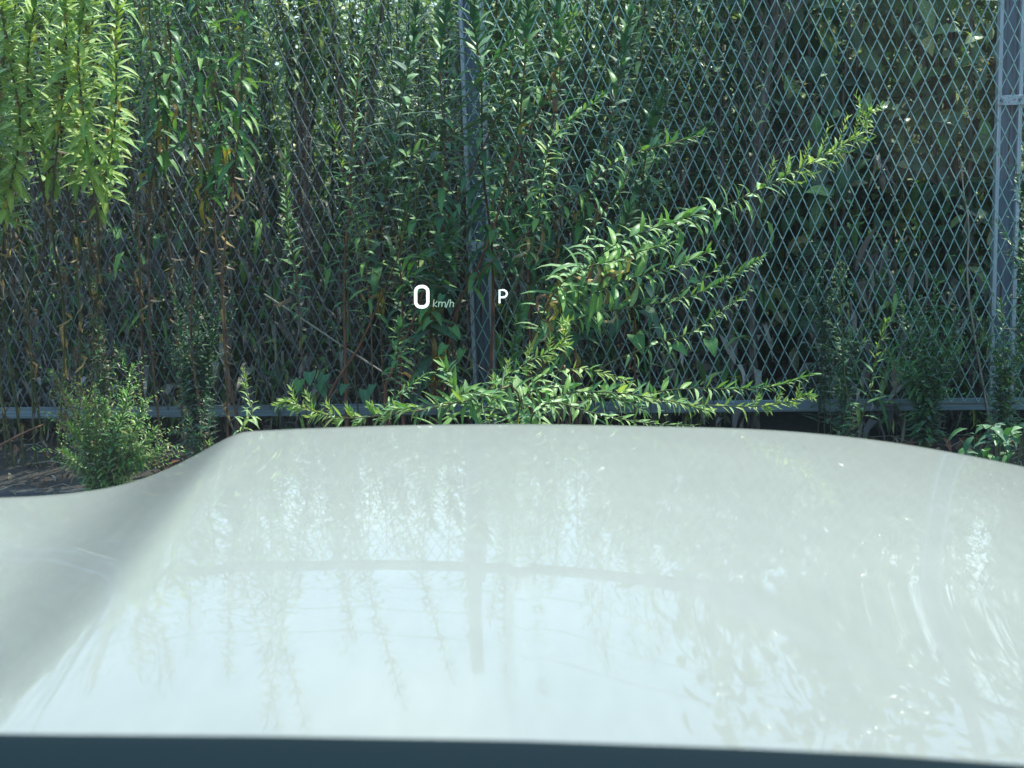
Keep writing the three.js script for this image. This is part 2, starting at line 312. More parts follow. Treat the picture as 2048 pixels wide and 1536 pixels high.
  const stroke = (px, py, paths, r, name, mat, label, slant = 0) => {
    const gs = [];
    for (const pa of paths) {
      const cv = pa.map(([a, b]) => V((a + slant * -b) * S, -b * S, 0));
      const n = cv.length; const t = tube(cv, () => r * S, 8); t.scale(1, 1, .25); gs.push(t);
      for (const e of [cv[0], cv[n - 1]]) { const s = new THREE.SphereGeometry(r * S * .99, 8, 6); s.scale(1, 1, .25); s.translate(e.x, e.y, e.z); gs.push(s); }
    }
    const m = mesh(name, mergeGeometries(gs.map((q) => { const z = q.index ? q.toNonIndexed() : q; return z; })), mat, screen, { label });
    m.position.copy(P(px, py, ZD)); m.rotation.order = 'YXZ'; m.rotation.set(-11 * R, 0, -2 * R); m.castShadow = false; return m;
  };
  const ring = []; { const w = 12.3, hh = 20.5, rr = 10.5; for (let k = 0; k <= 48; k++) { const a = k / 48 * 2 * Math.PI; const cx = Math.sign(Math.cos(a)) * (w - rr), cy = Math.sign(Math.sin(a)) * (hh - rr); ring.push([cx * (Math.abs(Math.cos(a)) > 1e-6 ? 1 : 0) + rr * Math.cos(a), cy * (Math.abs(Math.sin(a)) > 1e-6 ? 1 : 0) + rr * Math.sin(a)]); } }
  stroke(843.5, 593.5, [ring], 3.2, 'speed_digit', lit([.97, .97, 1.0], .95), 'projected white digit 0');
  const arc = (cx, cy, r, a0, a1, sx = 1) => { const o = []; for (let k = 0; k <= 10; k++) { const a = (a0 + (a1 - a0) * k / 10) * R; o.push([cx + sx * r * Math.cos(a), cy + r * Math.sin(a)]); } return o; };
  stroke(1005.5, 592.5, [[[-6.5, 12.5], [-6.5, -12.5], [0, -12.5], ...arc(1, -5.2, 7.3, -90, 90), [-6.5, 2.1]]], 1.9, 'gear_letter', lit([.9, .94, .97], .85), 'projected white letter P');
  const kmh = [[[-19, 7], [-19, -7]], [[-12.5, -3], [-18.6, 2.4], [-12, 7]], [[-8.5, 7], [-8.5, -2.6]], [[-8.5, 7], ...arc(-5, 1, 3.3, 180, 360), [-1.7, 7]], [[-1.7, 7], ...arc(1.8, 1, 3.3, 180, 360), [5.1, 7]], [[7.2, 8.5], [11.5, -7]], [[14.5, 7], [14.5, -7]], [[14.5, 7], ...arc(18, 1, 3.3, 180, 360), [21.3, 7]]];
  stroke(886, 606.5, kmh, .85, 'unit_lettering', lit([.55, .80, .68], .40), 'projected thin letters km/h', .12);
}

// ---------------------------------------------------------------- plants: a stem (or several) with leaves
function curve(pts, n) { return new THREE.CatmullRomCurve3(pts, false, 'centripetal').getSpacedPoints(n); }
const pick = (r, arr) => arr[Math.floor(r() * arr.length)];
// one stem with leaves. px: [[x, y, z?], ...] from the root to the tip
function growStem(root, O, o, rnd) {
  const pts = o.pts.map((q) => q.clone().sub(O)), n = Math.max(10, Math.round((o.seg ?? 26)));
  const c = curve(pts, n), L = c.slice(1).reduce((s, q, k) => s + q.distanceTo(c[k]), 0);
  const r0 = o.r0 ?? .004, r1 = o.r1 ?? .0012;
  mesh('stem', tube(c, (t) => r0 + (r1 - r0) * Math.pow(t, .8), 7), STEM[o.stem ?? 'green'], root);
  const at = (t) => { const k = Math.min(c.length - 2, Math.floor(t * (c.length - 1))), f = t * (c.length - 1) - k; return [c[k].clone().lerp(c[k + 1], f), c[k + 1].clone().sub(c[k]).normalize()]; };
  const b = o.merge ? new MB() : null;
  const put = (geo, M, mat, nm = 'leaf', label) => {
    if (b) { const col = mat.color; b.add(geo, M, [col.r * (.75 + .5 * rnd()), col.g * (.75 + .5 * rnd()), col.b * (.75 + .5 * rnd())]); return; }
    const m = mesh(nm, geo, mat, root); m.matrix.copy(M); M.decompose(m.position, m.quaternion, m.scale); if (label) m.userData.label = label; return m;
  };
  let phi = rnd() * 6.28;
  const from = o.from ?? .25, N = Math.round((o.n ?? 40) * (o.merge ? 1 : 1.35)), l0 = (o.len ?? .09) * 1.08, l1 = o.tipLen ?? .03, mats = o.mats ?? ['mid', 'fresh', 'dark'];
  for (let k = 0; k < N; k++) {
    const u = (k + .7 * rnd()) / N, t = from + (1 - from) * Math.pow(u, o.crowd ?? .8), [p, T] = at(Math.min(t, .998));
    phi += 2.4 + (rnd() - .5) * .7;
    const s = ss01((t - from) / (1 - from)), young = Math.pow(s, 1.6);
    const len = (l0 + (l1 - l0) * young) * (.7 + .55 * rnd()), alpha = ((o.a0 ?? 1.35) + ((o.a1 ?? .5) - (o.a0 ?? 1.35)) * young) + (rnd() - .5) * (o.jit ?? .25) * 2;
    const bi = Math.max(0, Math.min(4, Math.round((o.bend ?? 2) * (1 - young * .8) + (rnd() - .5) * 2)));
    const dead = rnd() < (o.dead ?? 0) * (1 - s);
    const mat = dead ? LEAF[pick(rnd, ['tan', 'brown', 'yellow'])] : LEAF[pick(rnd, young > .55 && o.tipMats ? o.tipMats : mats)];
    put(dead ? pick(rnd, WITHER) : (o.geo ?? LANCE)[o.geo ? Math.floor(rnd() * o.geo.length) : bi], leafM(p, T, phi, dead ? 1.9 : alpha, dead ? len * .9 : len, (o.ws ?? 1) * (.85 + .3 * rnd()), o.lift ?? .7), mat);
  }
  for (let k = 0; k < (o.dry ?? 0); k++) { const t = .06 + (from + .08 - .06) * rnd(), [p, T] = at(t); put(pick(rnd, LOWW), leafM(p, T, rnd() * 6.28, 1.7 + .8 * rnd(), .045 + .06 * rnd(), 1.1, .3), LEAF[pick(rnd, ['brown', 'husk', 'husk', 'brown', 'tan'])], 'withered_leaf'); }
  // crowded tip
  for (let k = 0; k < (o.tip ?? 14); k++) {
    const t = 1 - (o.tipSpan ?? .12) * Math.pow(rnd(), 1.2), [p, T] = at(Math.min(t, .998)); phi += 2.4;
    put(b ? LOWL[0] : LANCE[k % 2], leafM(p, T, phi, .25 + .6 * rnd(), l1 * (.6 + .5 * rnd()), 1.3, .4), LEAF[pick(rnd, o.tipMats ?? mats)]);
  }
  // short leafy side shoots near the tip
  for (let k = 0; k < (o.shoots ?? 0); k++) {
    const t = 1 - (o.shootSpan ?? .3) * (k + .4) / o.shoots, [p, T] = at(t), side = k % 2 ? 1 : -1;
    const dir = leafM(p, T, (side > 0 ? .3 : 3.0) + rnd() - .5, .75, 1).elements, X = V(dir[0], dir[1], dir[2]), sl = (o.shootLen ?? .05) * (.7 + .5 * rnd());
    const e = p.clone().addScaledVector(X, sl).addScaledVector(UP, sl * .2);
    if (!b) mesh('side_shoot', tube([p, p.clone().lerp(e, .5), e], (q) => .0012 * (1 - .5 * q), 5), STEM.green, root);
    const nm = o.merge ? 9 : 14; for (let m = 0; m < nm; m++) { const q = (m + 1) / nm; put(b ? LOWL[0] : LANCE[0], leafM(p.clone().lerp(e, q), X, m * 2.4, .7, l1 * .8 * (.7 + .4 * rnd()), 1.3, .4), LEAF[pick(rnd, o.tipMats ?? mats)]); }
  }
  for (const [t, kind, len, geo, a] of o.extra ?? []) { const [p, T] = at(t); put(geo ?? WITHER[0], leafM(p, T, a ?? 3.1, 1.7, len, 1.3, .3), LEAF[kind], 'leaf', kind === 'yellow' ? 'bright yellow leaf' : 'withered tan leaf'); }
  if (b) mesh('foliage', b.geo(), foliageMat, root, { kind: 'stuff' });
  return L;
}
const ss01 = (x) => Math.max(0, Math.min(1, x));
function px(list, z0, z1) { const n = list.length - 1; return list.map(([x, y, z], k) => P(x, y, z ?? z0 + (z1 - z0) * k / n)); }
function ground(x, z) { return V(x, 0, z); }
let seed = 11;
function plant(name, label, category, stems, group) {
  const first = stems[0].pts[0], O = V(first.x, 0, first.z), root = thing(name, label, category, O, group), rnd = rng(seed += 101);
  for (const s of stems) { if (s.pts[0].y > .02) s.pts = [ground(s.pts[0].x + (s.gx ?? 0), s.pts[0].z), ...s.pts], s.rooted = 1; growStem(root, O, s, rnd); }
  return root;
}
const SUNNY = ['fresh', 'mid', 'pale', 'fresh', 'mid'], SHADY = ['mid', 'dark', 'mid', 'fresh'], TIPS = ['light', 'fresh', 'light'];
// --- the sprawling stems over the bonnet's edge
const g0 = (x, z) => V(x, 0, z);
plant('goldenrod', 'long sunlit goldenrod stem reaching up right, the highest above the bonnet, with drooping leaves', 'weed', [
  { pts: [g0(.03, -4.75), ...px([[1060, 700], [1105, 590], [1180, 535], [1290, 490], [1342, 468], [1420, 427], [1490, 393], [1560, 358], [1640, 315], [1725, 262], [1740, 222]], -4.7, -4.25)], from: .40, n: 62, len: .115, tipLen: .03, r0: .0045, a0: 1.5, bend: 3.2, mats: SUNNY, tipMats: TIPS, shoots: 14, shootSpan: .22, shootLen: .065, tip: 46, tipSpan: .12, crowd: .9, extra: [[.40, 'tan', .1], [.44, 'yellow', .08]] }]);
plant('goldenrod', 'bushy goldenrod stem with curled yellowing leaves just right of the letter P', 'weed', [
  { pts: [g0(.06, -4.6), ...px([[1050, 760], [1075, 660], [1112, 580], [1160, 540], [1230, 520], [1300, 497], [1350, 487]], -4.55, -4.3)], from: .5, n: 34, len: .1, a0: 1.3, bend: 2.6, mats: SUNNY, tipMats: SUNNY, dead: .45, extra: [[.55, 'tan', .12], [.6, 'yellow', .1], [.78, 'tan', .12], [.86, 'yellow', .11]] }]);
plant('goldenrod', 'goldenrod with two tips rising right, one leaf cluster below the highest stem', 'weed', [
  { pts: [g0(.1, -4.6), ...px([[1080, 740], [1120, 660], [1170, 632], [1240, 618], [1340, 602], [1400, 585], [1450, 560], [1500, 530], [1528, 513]], -4.5, -4.2)], from: .4, n: 46, len: .075, tipLen: .028, a0: 1.25, bend: 1.6, mats: SUNNY, tipMats: ['fresh', 'pale', 'mid'], tip: 36, tipSpan: .2, extra: [[.42, 'yellow', .07], [.62, 'tan', .09]] },
  { pts: [...px([[1338, 602], [1370, 580], [1405, 560], [1440, 530], [1460, 512]], -4.3, -4.25)], from: .2, n: 22, len: .05, tipLen: .022, r0: .002, mats: SUNNY, rooted: 1, tip: 12, tipSpan: .3 }]);
plant('goldenrod', 'short goldenrod tip pointing up right, lowest of those clear of the mesh', 'weed', [
  { pts: [g0(.2, -4.6), ...px([[1180, 760], [1280, 700], [1380, 665], [1430, 632], [1470, 603], [1500, 577]], -4.5, -4.25)], from: .55, n: 28, len: .055, tipLen: .024, bend: 1.6, mats: SUNNY, tipMats: ['fresh', 'pale'], tip: 36, tipSpan: .28 }]);
plant('goldenrod', 'sunlit goldenrod lying left along the bonnet edge with a forked pale tip', 'weed', [
  { pts: [g0(.02, -4.2), ...px([[1040, 800], [1020, 770], [975, 790], [870, 815], [760, 831], [690, 836], [640, 826], [600, 812], [572, 803]], -4.15, -3.75)], stem: 'pale', from: .3, n: 44, len: .085, tipLen: .03, r0: .005, a0: 1.2, bend: 1.2, mats: SUNNY, tipMats: TIPS, shoots: 12, shootSpan: .33, shootLen: .045, tip: 36, tipSpan: .16 }]);
plant('goldenrod', 'small dark goldenrod shoot slanting up right above the left lying stem', 'weed', [
  { pts: [g0(-.2, -4.2), ...px([[760, 835], [785, 800], [815, 775], [858, 745]], -4.1, -4.0)], from: .45, n: 30, len: .035, tipLen: .022, mats: SHADY, tip: 18, tipSpan: .3 }]);
plant('goldenrod', 'leafy goldenrod arching up right to a yellow bud at the foot of the post', 'weed', [
  { pts: [g0(-.03, -4.25), ...px([[985, 830], [985, 795], [1010, 755], [1050, 728], [1090, 708], [1128, 682], [1131, 645]], -4.2, -4.0)], from: .3, n: 64, len: .05, tipLen: .028, a0: 1.2, bend: 1.4, mats: SUNNY, tipMats: TIPS, shoots: 10, shootSpan: .45, shootLen: .04, tip: 12, extra: [[.97, 'yellow', .035, OVAL[0], 1]] }]);
plant('goldenrod', 'goldenrod with bright pointed leaves bending right over the clump', 'weed', [
  { pts: [g0(.05, -4.2), ...px([[1050, 800], [1080, 755], [1140, 738], [1200, 745], [1262, 765]], -4.15, -3.9)], from: .2, n: 46, len: .06, tipLen: .025, a0: 1.25, bend: 1.6, mats: SUNNY, tipMats: TIPS, dead: .2, tip: 18, tipSpan: .2, extra: [[.3, 'brown', .08], [.4, 'tan', .08]] }]);
plant('goldenrod', 'longest goldenrod lying right along the bonnet edge with upright leaves', 'weed', [
  { pts: [g0(.08, -4.15), ...px([[1080, 820], [1130, 795], [1230, 797], [1350, 806], [1440, 812], [1510, 813], [1570, 805], [1622, 787]], -4.1, -3.75)], from: .18, n: 60, len: .065, tipLen: .024, a0: 1.3, bend: 1.2, mats: ['pale', 'fresh', 'mid', 'pale'], tipMats: TIPS, shoots: 6, shootSpan: .16, shootLen: .03, tip: 36, tipSpan: .18 }]);
plant('goldenrod', 'thin goldenrod tip curving up just above the longest lying stem', 'weed', [
  { pts: [g0(.2, -4.3), ...px([[1230, 830], [1290, 790], [1380, 777], [1470, 778], [1550, 772], [1626, 748]], -4.2, -3.95)], from: .3, n: 44, len: .055, tipLen: .026, bend: 1, mats: SUNNY, tipMats: ['fresh', 'mid', 'fresh'], tip: 36, tipSpan: .26 }]);
plant('goldenrod', 'pale leaved goldenrod creeping right just over the bonnet', 'weed', [
  { pts: [g0(.06, -3.95), ...px([[1065, 830], [1110, 805], [1170, 822], [1240, 838], [1310, 848], [1392, 851]], -3.9, -3.6)], from: .15, n: 58, len: .06, tipLen: .016, a0: 1.25, bend: 1.4, mats: ['pale', 'fresh', 'pale', 'mid'], tipMats: ['pale', 'fresh'], tip: 18, tipSpan: .22 }]);
plant('goldenrod', 'tangled goldenrod with twisted drying leaves in the middle of the clump', 'weed', [
  { pts: [g0(.04, -4.1), ...px([[1035, 850], [1050, 790], [1120, 775], [1180, 790], [1240, 800], [1290, 820]], -4.05, -3.85)], from: .1, n: 60, len: .07, a0: 1.3, bend: 2, mats: SUNNY, dead: .35, tip: 8 }]);
plant('goldenrod', 'broad leaved goldenrod filling the clump left of the post foot', 'weed', [
  { pts: [g0(-.12, -4.15), ...px([[880, 850], [905, 800], [940, 785], [1000, 800]], -4.1, -4.0)], from: .2, n: 30, len: .09, tipLen: .05, a0: 1.1, bend: 1.4, mats: SUNNY, tip: 8 }]);
plant('goldenrod', 'goldenrod with long drooping leaves just under the highest stem, right of the curled leaves', 'weed', [
  { pts: [g0(.1, -4.65), ...px([[1075, 740], [1120, 640], [1190, 585], [1270, 555], [1345, 535], [1415, 505]], -4.6, -4.3)], from: .45, n: 40, len: .11, tipLen: .04, a0: 1.4, bend: 2.8, mats: SUNNY, dead: .12, extra: [[.8, 'yellow', .1, LANCE[3], 3], [.7, 'tan', .11, WITHER[0], 3]] }]);
plant('goldenrod', 'goldenrod with curved hanging leaves at the base of the highest stem', 'weed', [
  { pts: [g0(.12, -4.7), ...px([[1090, 700], [1150, 560], [1230, 490], [1310, 455], [1390, 430]], -4.65, -4.4)], from: .5, n: 34, len: .125, tipLen: .06, a0: 1.5, bend: 3, mats: ['fresh', 'mid', 'pale', 'mid'], dead: .1 }]);
plant('goldenrod', 'bright goldenrod lying low across the right half of the clump', 'weed', [
  { pts: [g0(.05, -4.05), ...px([[1060, 830], [1120, 790], [1220, 785], [1330, 800], [1420, 822]], -4.0, -3.8)], from: .1, n: 62, len: .075, tipLen: .03, a0: 1.3, bend: 1.6, mats: ['pale', 'fresh', 'light', 'mid'], tip: 16 }]);
plant('goldenrod', 'bright goldenrod with upright leaves along the left lying stem', 'weed', [
  { pts: [g0(0, -4.15), ...px([[1010, 830], [960, 812], [900, 806], [830, 815], [770, 822]], -4.1, -3.9)], from: .1, n: 50, len: .075, tipLen: .035, a0: 1.2, bend: 1.2, mats: ['fresh', 'pale', 'light', 'mid'], tip: 16 }]);
plant('goldenrod', 'goldenrod curling up at the left of the clump beside the post foot', 'weed', [
  { pts: [g0(-.05, -4.2), ...px([[960, 850], [940, 800], [905, 770], [890, 735]], -4.15, -4.0)], from: .15, n: 30, len: .085, tipLen: .05, a0: 1.1, bend: 1.2, mats: SUNNY, tip: 10 }]);
// --- stems in the shade before the fence
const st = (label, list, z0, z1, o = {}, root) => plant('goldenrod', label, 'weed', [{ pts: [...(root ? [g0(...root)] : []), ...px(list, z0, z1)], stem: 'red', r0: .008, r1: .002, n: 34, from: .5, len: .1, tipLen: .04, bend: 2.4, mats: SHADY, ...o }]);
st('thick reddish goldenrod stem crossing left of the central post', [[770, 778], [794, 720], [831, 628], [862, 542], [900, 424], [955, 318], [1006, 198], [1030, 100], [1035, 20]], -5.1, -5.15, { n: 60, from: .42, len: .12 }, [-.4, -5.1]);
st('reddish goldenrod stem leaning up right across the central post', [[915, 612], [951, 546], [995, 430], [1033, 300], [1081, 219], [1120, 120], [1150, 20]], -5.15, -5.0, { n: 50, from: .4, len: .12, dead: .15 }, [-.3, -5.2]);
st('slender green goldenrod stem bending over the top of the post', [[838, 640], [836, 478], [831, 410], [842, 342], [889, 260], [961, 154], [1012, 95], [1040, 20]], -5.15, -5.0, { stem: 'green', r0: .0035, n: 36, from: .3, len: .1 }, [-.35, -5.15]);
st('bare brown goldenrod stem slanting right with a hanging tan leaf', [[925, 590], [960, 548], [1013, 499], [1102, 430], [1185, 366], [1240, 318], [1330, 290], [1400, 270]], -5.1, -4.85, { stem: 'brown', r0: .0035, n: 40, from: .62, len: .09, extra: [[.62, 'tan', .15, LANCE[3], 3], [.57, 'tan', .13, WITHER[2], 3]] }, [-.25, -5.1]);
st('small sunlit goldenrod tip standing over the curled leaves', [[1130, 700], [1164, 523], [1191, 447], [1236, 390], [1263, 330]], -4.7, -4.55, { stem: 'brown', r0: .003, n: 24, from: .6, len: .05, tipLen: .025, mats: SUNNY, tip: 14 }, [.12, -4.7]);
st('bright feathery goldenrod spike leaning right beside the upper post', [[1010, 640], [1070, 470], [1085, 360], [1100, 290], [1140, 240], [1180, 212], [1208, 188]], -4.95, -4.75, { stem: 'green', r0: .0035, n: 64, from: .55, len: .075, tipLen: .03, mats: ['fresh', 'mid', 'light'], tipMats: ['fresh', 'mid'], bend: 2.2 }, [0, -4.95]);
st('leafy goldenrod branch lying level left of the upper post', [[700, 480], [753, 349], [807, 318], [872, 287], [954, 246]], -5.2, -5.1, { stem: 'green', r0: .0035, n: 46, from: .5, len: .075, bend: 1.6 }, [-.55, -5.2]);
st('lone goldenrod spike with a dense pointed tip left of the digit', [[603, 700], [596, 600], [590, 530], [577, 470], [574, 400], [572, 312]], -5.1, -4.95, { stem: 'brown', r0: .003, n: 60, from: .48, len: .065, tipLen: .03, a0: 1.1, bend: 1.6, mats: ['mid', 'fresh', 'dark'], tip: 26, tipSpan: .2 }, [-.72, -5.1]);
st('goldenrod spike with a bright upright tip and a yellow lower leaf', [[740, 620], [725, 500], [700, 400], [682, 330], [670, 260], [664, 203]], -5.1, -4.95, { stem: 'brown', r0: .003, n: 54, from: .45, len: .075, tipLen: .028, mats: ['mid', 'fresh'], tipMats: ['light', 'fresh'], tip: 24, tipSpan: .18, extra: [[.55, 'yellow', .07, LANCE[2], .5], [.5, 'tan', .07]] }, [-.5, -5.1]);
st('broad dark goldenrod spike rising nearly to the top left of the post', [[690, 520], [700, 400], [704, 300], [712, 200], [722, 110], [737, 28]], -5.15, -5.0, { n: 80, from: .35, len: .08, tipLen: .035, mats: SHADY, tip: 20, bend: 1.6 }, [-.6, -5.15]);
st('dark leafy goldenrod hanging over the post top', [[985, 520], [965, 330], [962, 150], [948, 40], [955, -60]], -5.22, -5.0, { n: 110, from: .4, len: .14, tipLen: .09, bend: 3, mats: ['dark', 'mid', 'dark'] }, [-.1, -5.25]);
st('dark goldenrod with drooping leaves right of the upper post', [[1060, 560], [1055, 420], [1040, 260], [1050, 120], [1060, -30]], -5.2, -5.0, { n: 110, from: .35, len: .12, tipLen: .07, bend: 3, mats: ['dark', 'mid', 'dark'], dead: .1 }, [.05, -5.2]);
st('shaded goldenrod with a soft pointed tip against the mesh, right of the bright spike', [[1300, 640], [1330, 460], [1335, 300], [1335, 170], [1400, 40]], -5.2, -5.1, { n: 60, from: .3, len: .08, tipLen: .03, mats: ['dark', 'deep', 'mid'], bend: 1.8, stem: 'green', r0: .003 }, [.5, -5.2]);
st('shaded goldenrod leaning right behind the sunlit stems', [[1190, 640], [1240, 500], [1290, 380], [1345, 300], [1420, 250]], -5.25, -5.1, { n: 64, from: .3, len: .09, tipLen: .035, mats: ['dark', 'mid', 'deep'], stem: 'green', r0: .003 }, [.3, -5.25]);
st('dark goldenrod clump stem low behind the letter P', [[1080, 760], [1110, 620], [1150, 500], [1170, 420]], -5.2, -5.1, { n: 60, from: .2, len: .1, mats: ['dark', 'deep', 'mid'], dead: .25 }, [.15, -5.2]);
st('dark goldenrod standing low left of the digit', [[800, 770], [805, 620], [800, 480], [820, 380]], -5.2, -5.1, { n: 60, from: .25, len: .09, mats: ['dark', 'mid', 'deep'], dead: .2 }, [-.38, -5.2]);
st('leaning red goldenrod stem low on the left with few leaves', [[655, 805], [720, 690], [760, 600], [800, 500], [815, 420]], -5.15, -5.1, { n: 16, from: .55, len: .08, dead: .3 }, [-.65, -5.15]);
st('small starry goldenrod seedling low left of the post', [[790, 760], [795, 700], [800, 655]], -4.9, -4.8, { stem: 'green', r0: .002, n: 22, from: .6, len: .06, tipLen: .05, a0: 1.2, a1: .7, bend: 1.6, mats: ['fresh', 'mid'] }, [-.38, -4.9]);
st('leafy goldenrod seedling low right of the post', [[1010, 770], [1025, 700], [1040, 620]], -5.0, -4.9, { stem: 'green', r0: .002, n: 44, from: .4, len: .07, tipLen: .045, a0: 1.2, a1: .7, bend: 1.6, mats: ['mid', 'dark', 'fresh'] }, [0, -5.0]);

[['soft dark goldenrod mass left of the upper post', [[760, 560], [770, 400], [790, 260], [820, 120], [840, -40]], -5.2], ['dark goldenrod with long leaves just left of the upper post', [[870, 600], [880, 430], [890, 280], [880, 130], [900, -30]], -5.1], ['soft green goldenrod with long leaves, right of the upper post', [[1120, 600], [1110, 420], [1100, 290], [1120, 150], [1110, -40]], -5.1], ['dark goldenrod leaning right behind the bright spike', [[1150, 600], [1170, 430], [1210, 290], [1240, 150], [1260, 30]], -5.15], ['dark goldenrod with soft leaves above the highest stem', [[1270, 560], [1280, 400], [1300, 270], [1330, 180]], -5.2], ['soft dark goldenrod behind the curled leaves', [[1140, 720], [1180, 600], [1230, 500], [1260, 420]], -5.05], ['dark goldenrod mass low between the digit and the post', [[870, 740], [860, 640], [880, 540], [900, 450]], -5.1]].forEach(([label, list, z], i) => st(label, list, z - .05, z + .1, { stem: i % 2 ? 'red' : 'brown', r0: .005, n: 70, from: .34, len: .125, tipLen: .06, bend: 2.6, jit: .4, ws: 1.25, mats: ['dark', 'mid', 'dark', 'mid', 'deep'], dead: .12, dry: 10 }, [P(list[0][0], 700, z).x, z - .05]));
// --- sunlit bush at the upper left, before the fence
[[-10, 420, -4.75, 'sunlit goldenrod at the left edge'], [28, 380, -4.7, 'sunlit goldenrod with yellow green leaves, second from the left edge'], [70, 330, -4.85, 'yellow green sunlit goldenrod in the thick of the left bush'], [110, 300, -4.7, 'tall bright goldenrod in the middle of the left bush'], [150, 330, -4.9, 'bright goldenrod with crowded leaves, right of the middle of the left bush'], [178, 360, -4.65, 'brightest goldenrod with long drooping lower leaves in the left bush'], [215, 400, -4.75, 'goldenrod at the right side of the left bush, its low leaves hanging'],
  [5, 300, -5.05, 'shorter bright goldenrod behind the one at the left edge'], [48, 300, -5.05, 'bright goldenrod at the back of the left bush, left of its middle'], [92, 300, -5.1, 'bright goldenrod at the back of the left bush, in its middle'], [132, 300, -5.1, 'bright goldenrod at the back of the left bush, right of its middle'], [192, 300, -5.1, 'bright goldenrod at the back right of the left bush']].forEach(([x, yl, z, label], i) => {
  plant('goldenrod', label + ', upper left', 'weed', [{ pts: [g0(P(x, 700, -5.4).x, -5.4), ...px([[x + 8 + 30 * Math.sin(i * 5.1), 640, -5.3], [x + 4 + 22 * Math.sin(i * 3.7 + 1), 440, z - .15], [x + 2 + 14 * Math.sin(i * 2.3), 240, z + .12], [x + 24 * Math.sin(i * 1.9 + 2), 80, z + .22], [x + 40 * Math.sin(i * 4.3), -120, z + .32]], z, z)], stem: 'green', r0: .005, r1: .003, from: [.62, .54, .69, .74, .60, .64, .56, .68][i % 8], n: 150, len: .082, tipLen: .055, a0: 1.2, a1: .75, bend: 1.2, crowd: 1, jit: .6, ws: 1.1, dry: 24, mats: ['light', 'light', 'light', 'light', 'fresh'], dead: .08, tip: 6 }]);
});
[[300, 300, -5.2, 'mid green goldenrod between the sunlit bush and the bare mesh'], [345, 330, -5.25, 'mid green goldenrod with the lowest leaves, centre left'], [395, 320, -5.1, 'goldenrod with hanging blunt leaves before the mesh, left of centre'], [430, 300, -5.15, 'goldenrod with pale top leaves before the mesh, left of centre'], [470, 330, -5.05, 'goldenrod at the right side of the centre left group'], [255, 260, -5.3, 'shaded goldenrod just right of the sunlit bush']].forEach(([x, yl, z, label], i) => {
  plant('goldenrod', label, 'weed', [{ pts: [g0(P(x, 600, z).x, z), ...px([[x + 30 * Math.sin(i * 2.9), 640], [x + 16 * Math.sin(i * 4.1), 400], [x + 18 * Math.sin(i * 1.7 + 2), 240], [x + 26 * Math.sin(i * 3.3), 80], [x + 40 * Math.sin(i * 5.3), -120]], z, z + .05)], stem: 'brown', r0: .005, r1: .0025, from: [.56, .6, .53, .57, .55, .62][i], n: 66, len: .1, tipLen: .075, a0: 1.7, a1: 1.1, bend: 2.4, crowd: 1, jit: .5, dry: 30, mats: ['mid', 'fresh', 'dark', 'mid'], dead: .15, tip: 6 }]);
});

// ---------------------------------------------------------------- feathery weeds low in front of the fence
function feathery(label, stems, z, mats, o = {}) {
  return plant('feathery_weed', label, 'weed', stems.map(([x0, y0, x1, y1], i) => ({ pts: [g0(P(x0, Math.max(y0, 700), z).x * (z + .0) / z, z + (i % 3 - 1) * .03), ...px([[x0, y0], [(x0 * 2 + x1) / 3, (y0 * 2 + y1) / 3 - 4], [(x0 + x1 * 2) / 3 + 3, (y0 + y1 * 2) / 3], [x1, y1]], z, z + (i % 2 ? .06 : -.04))], seg: 16, stem: o.stem ?? 'green', r0: .0025, r1: .0008, from: o.from ?? .12, n: o.n ?? 90, len: o.len ?? .045, tipLen: .02, a0: 1.05, a1: .5, bend: 1, geo: NEEDLE, merge: true, mats, tip: 10, shoots: o.shoots ?? 8, shootSpan: .75, shootLen: o.sl ?? .06, ws: 1.3 })));
}
feathery('broad feathery green bush low at the left on the asphalt edge', [[205, 950, 210, 800], [215, 950, 265, 735], [200, 950, 140, 850], [230, 945, 310, 860], [180, 940, 170, 800], [240, 950, 330, 890], [210, 955, 250, 790], [190, 955, 120, 900], [220, 950, 235, 830], [230, 952, 290, 800]], -4.55, ['mid', 'fresh', 'olive', 'fresh'], { n: 230, len: .05, shoots: 22, sl: .08 });
feathery('brownish yellow feathery weed at the upper left of the low green bush', [[180, 900, 105, 745], [190, 900, 130, 790], [185, 900, 160, 770], [175, 900, 120, 830], [200, 890, 185, 800]], -4.7, ['tan', 'olive', 'olive', 'light', 'brown'], { n: 170, len: .04, shoots: 18, sl: .06 });
feathery('tall feathery green weed standing before the mesh, right of the low bush', [[385, 800, 345, 575], [390, 800, 395, 600], [395, 800, 445, 595], [390, 800, 375, 560], [400, 800, 425, 640], [385, 800, 335, 680]], -5.15, ['dark', 'mid', 'deep'], { n: 170, len: .065, shoots: 16, sl: .09 });
feathery('dim feathery weed before the mesh at the far left', [[200, 760, 190, 560], [205, 760, 205, 640], [200, 760, 170, 690], [205, 770, 245, 690]], -5.2, ['dark', 'mid', 'brown'], { n: 70, len: .05 });
feathery('grey green feathery weed close to the bonnet, right of the low bush', [[390, 880, 370, 820], [400, 880, 410, 800], [395, 880, 430, 830], [385, 885, 350, 860]], -4.8, ['dark', 'mid', 'brown'], { n: 60, len: .035, shoots: 5, sl: .04 });
feathery('feathery dark weed around the foot of the right seed stalk', [[1690, 720, 1645, 690], [1690, 720, 1660, 640], [1690, 720, 1730, 650], [1690, 725, 1770, 640], [1690, 725, 1700, 660]], -5.05, ['mid', 'dark', 'deep'], { n: 80, len: .05, sl: .05 });
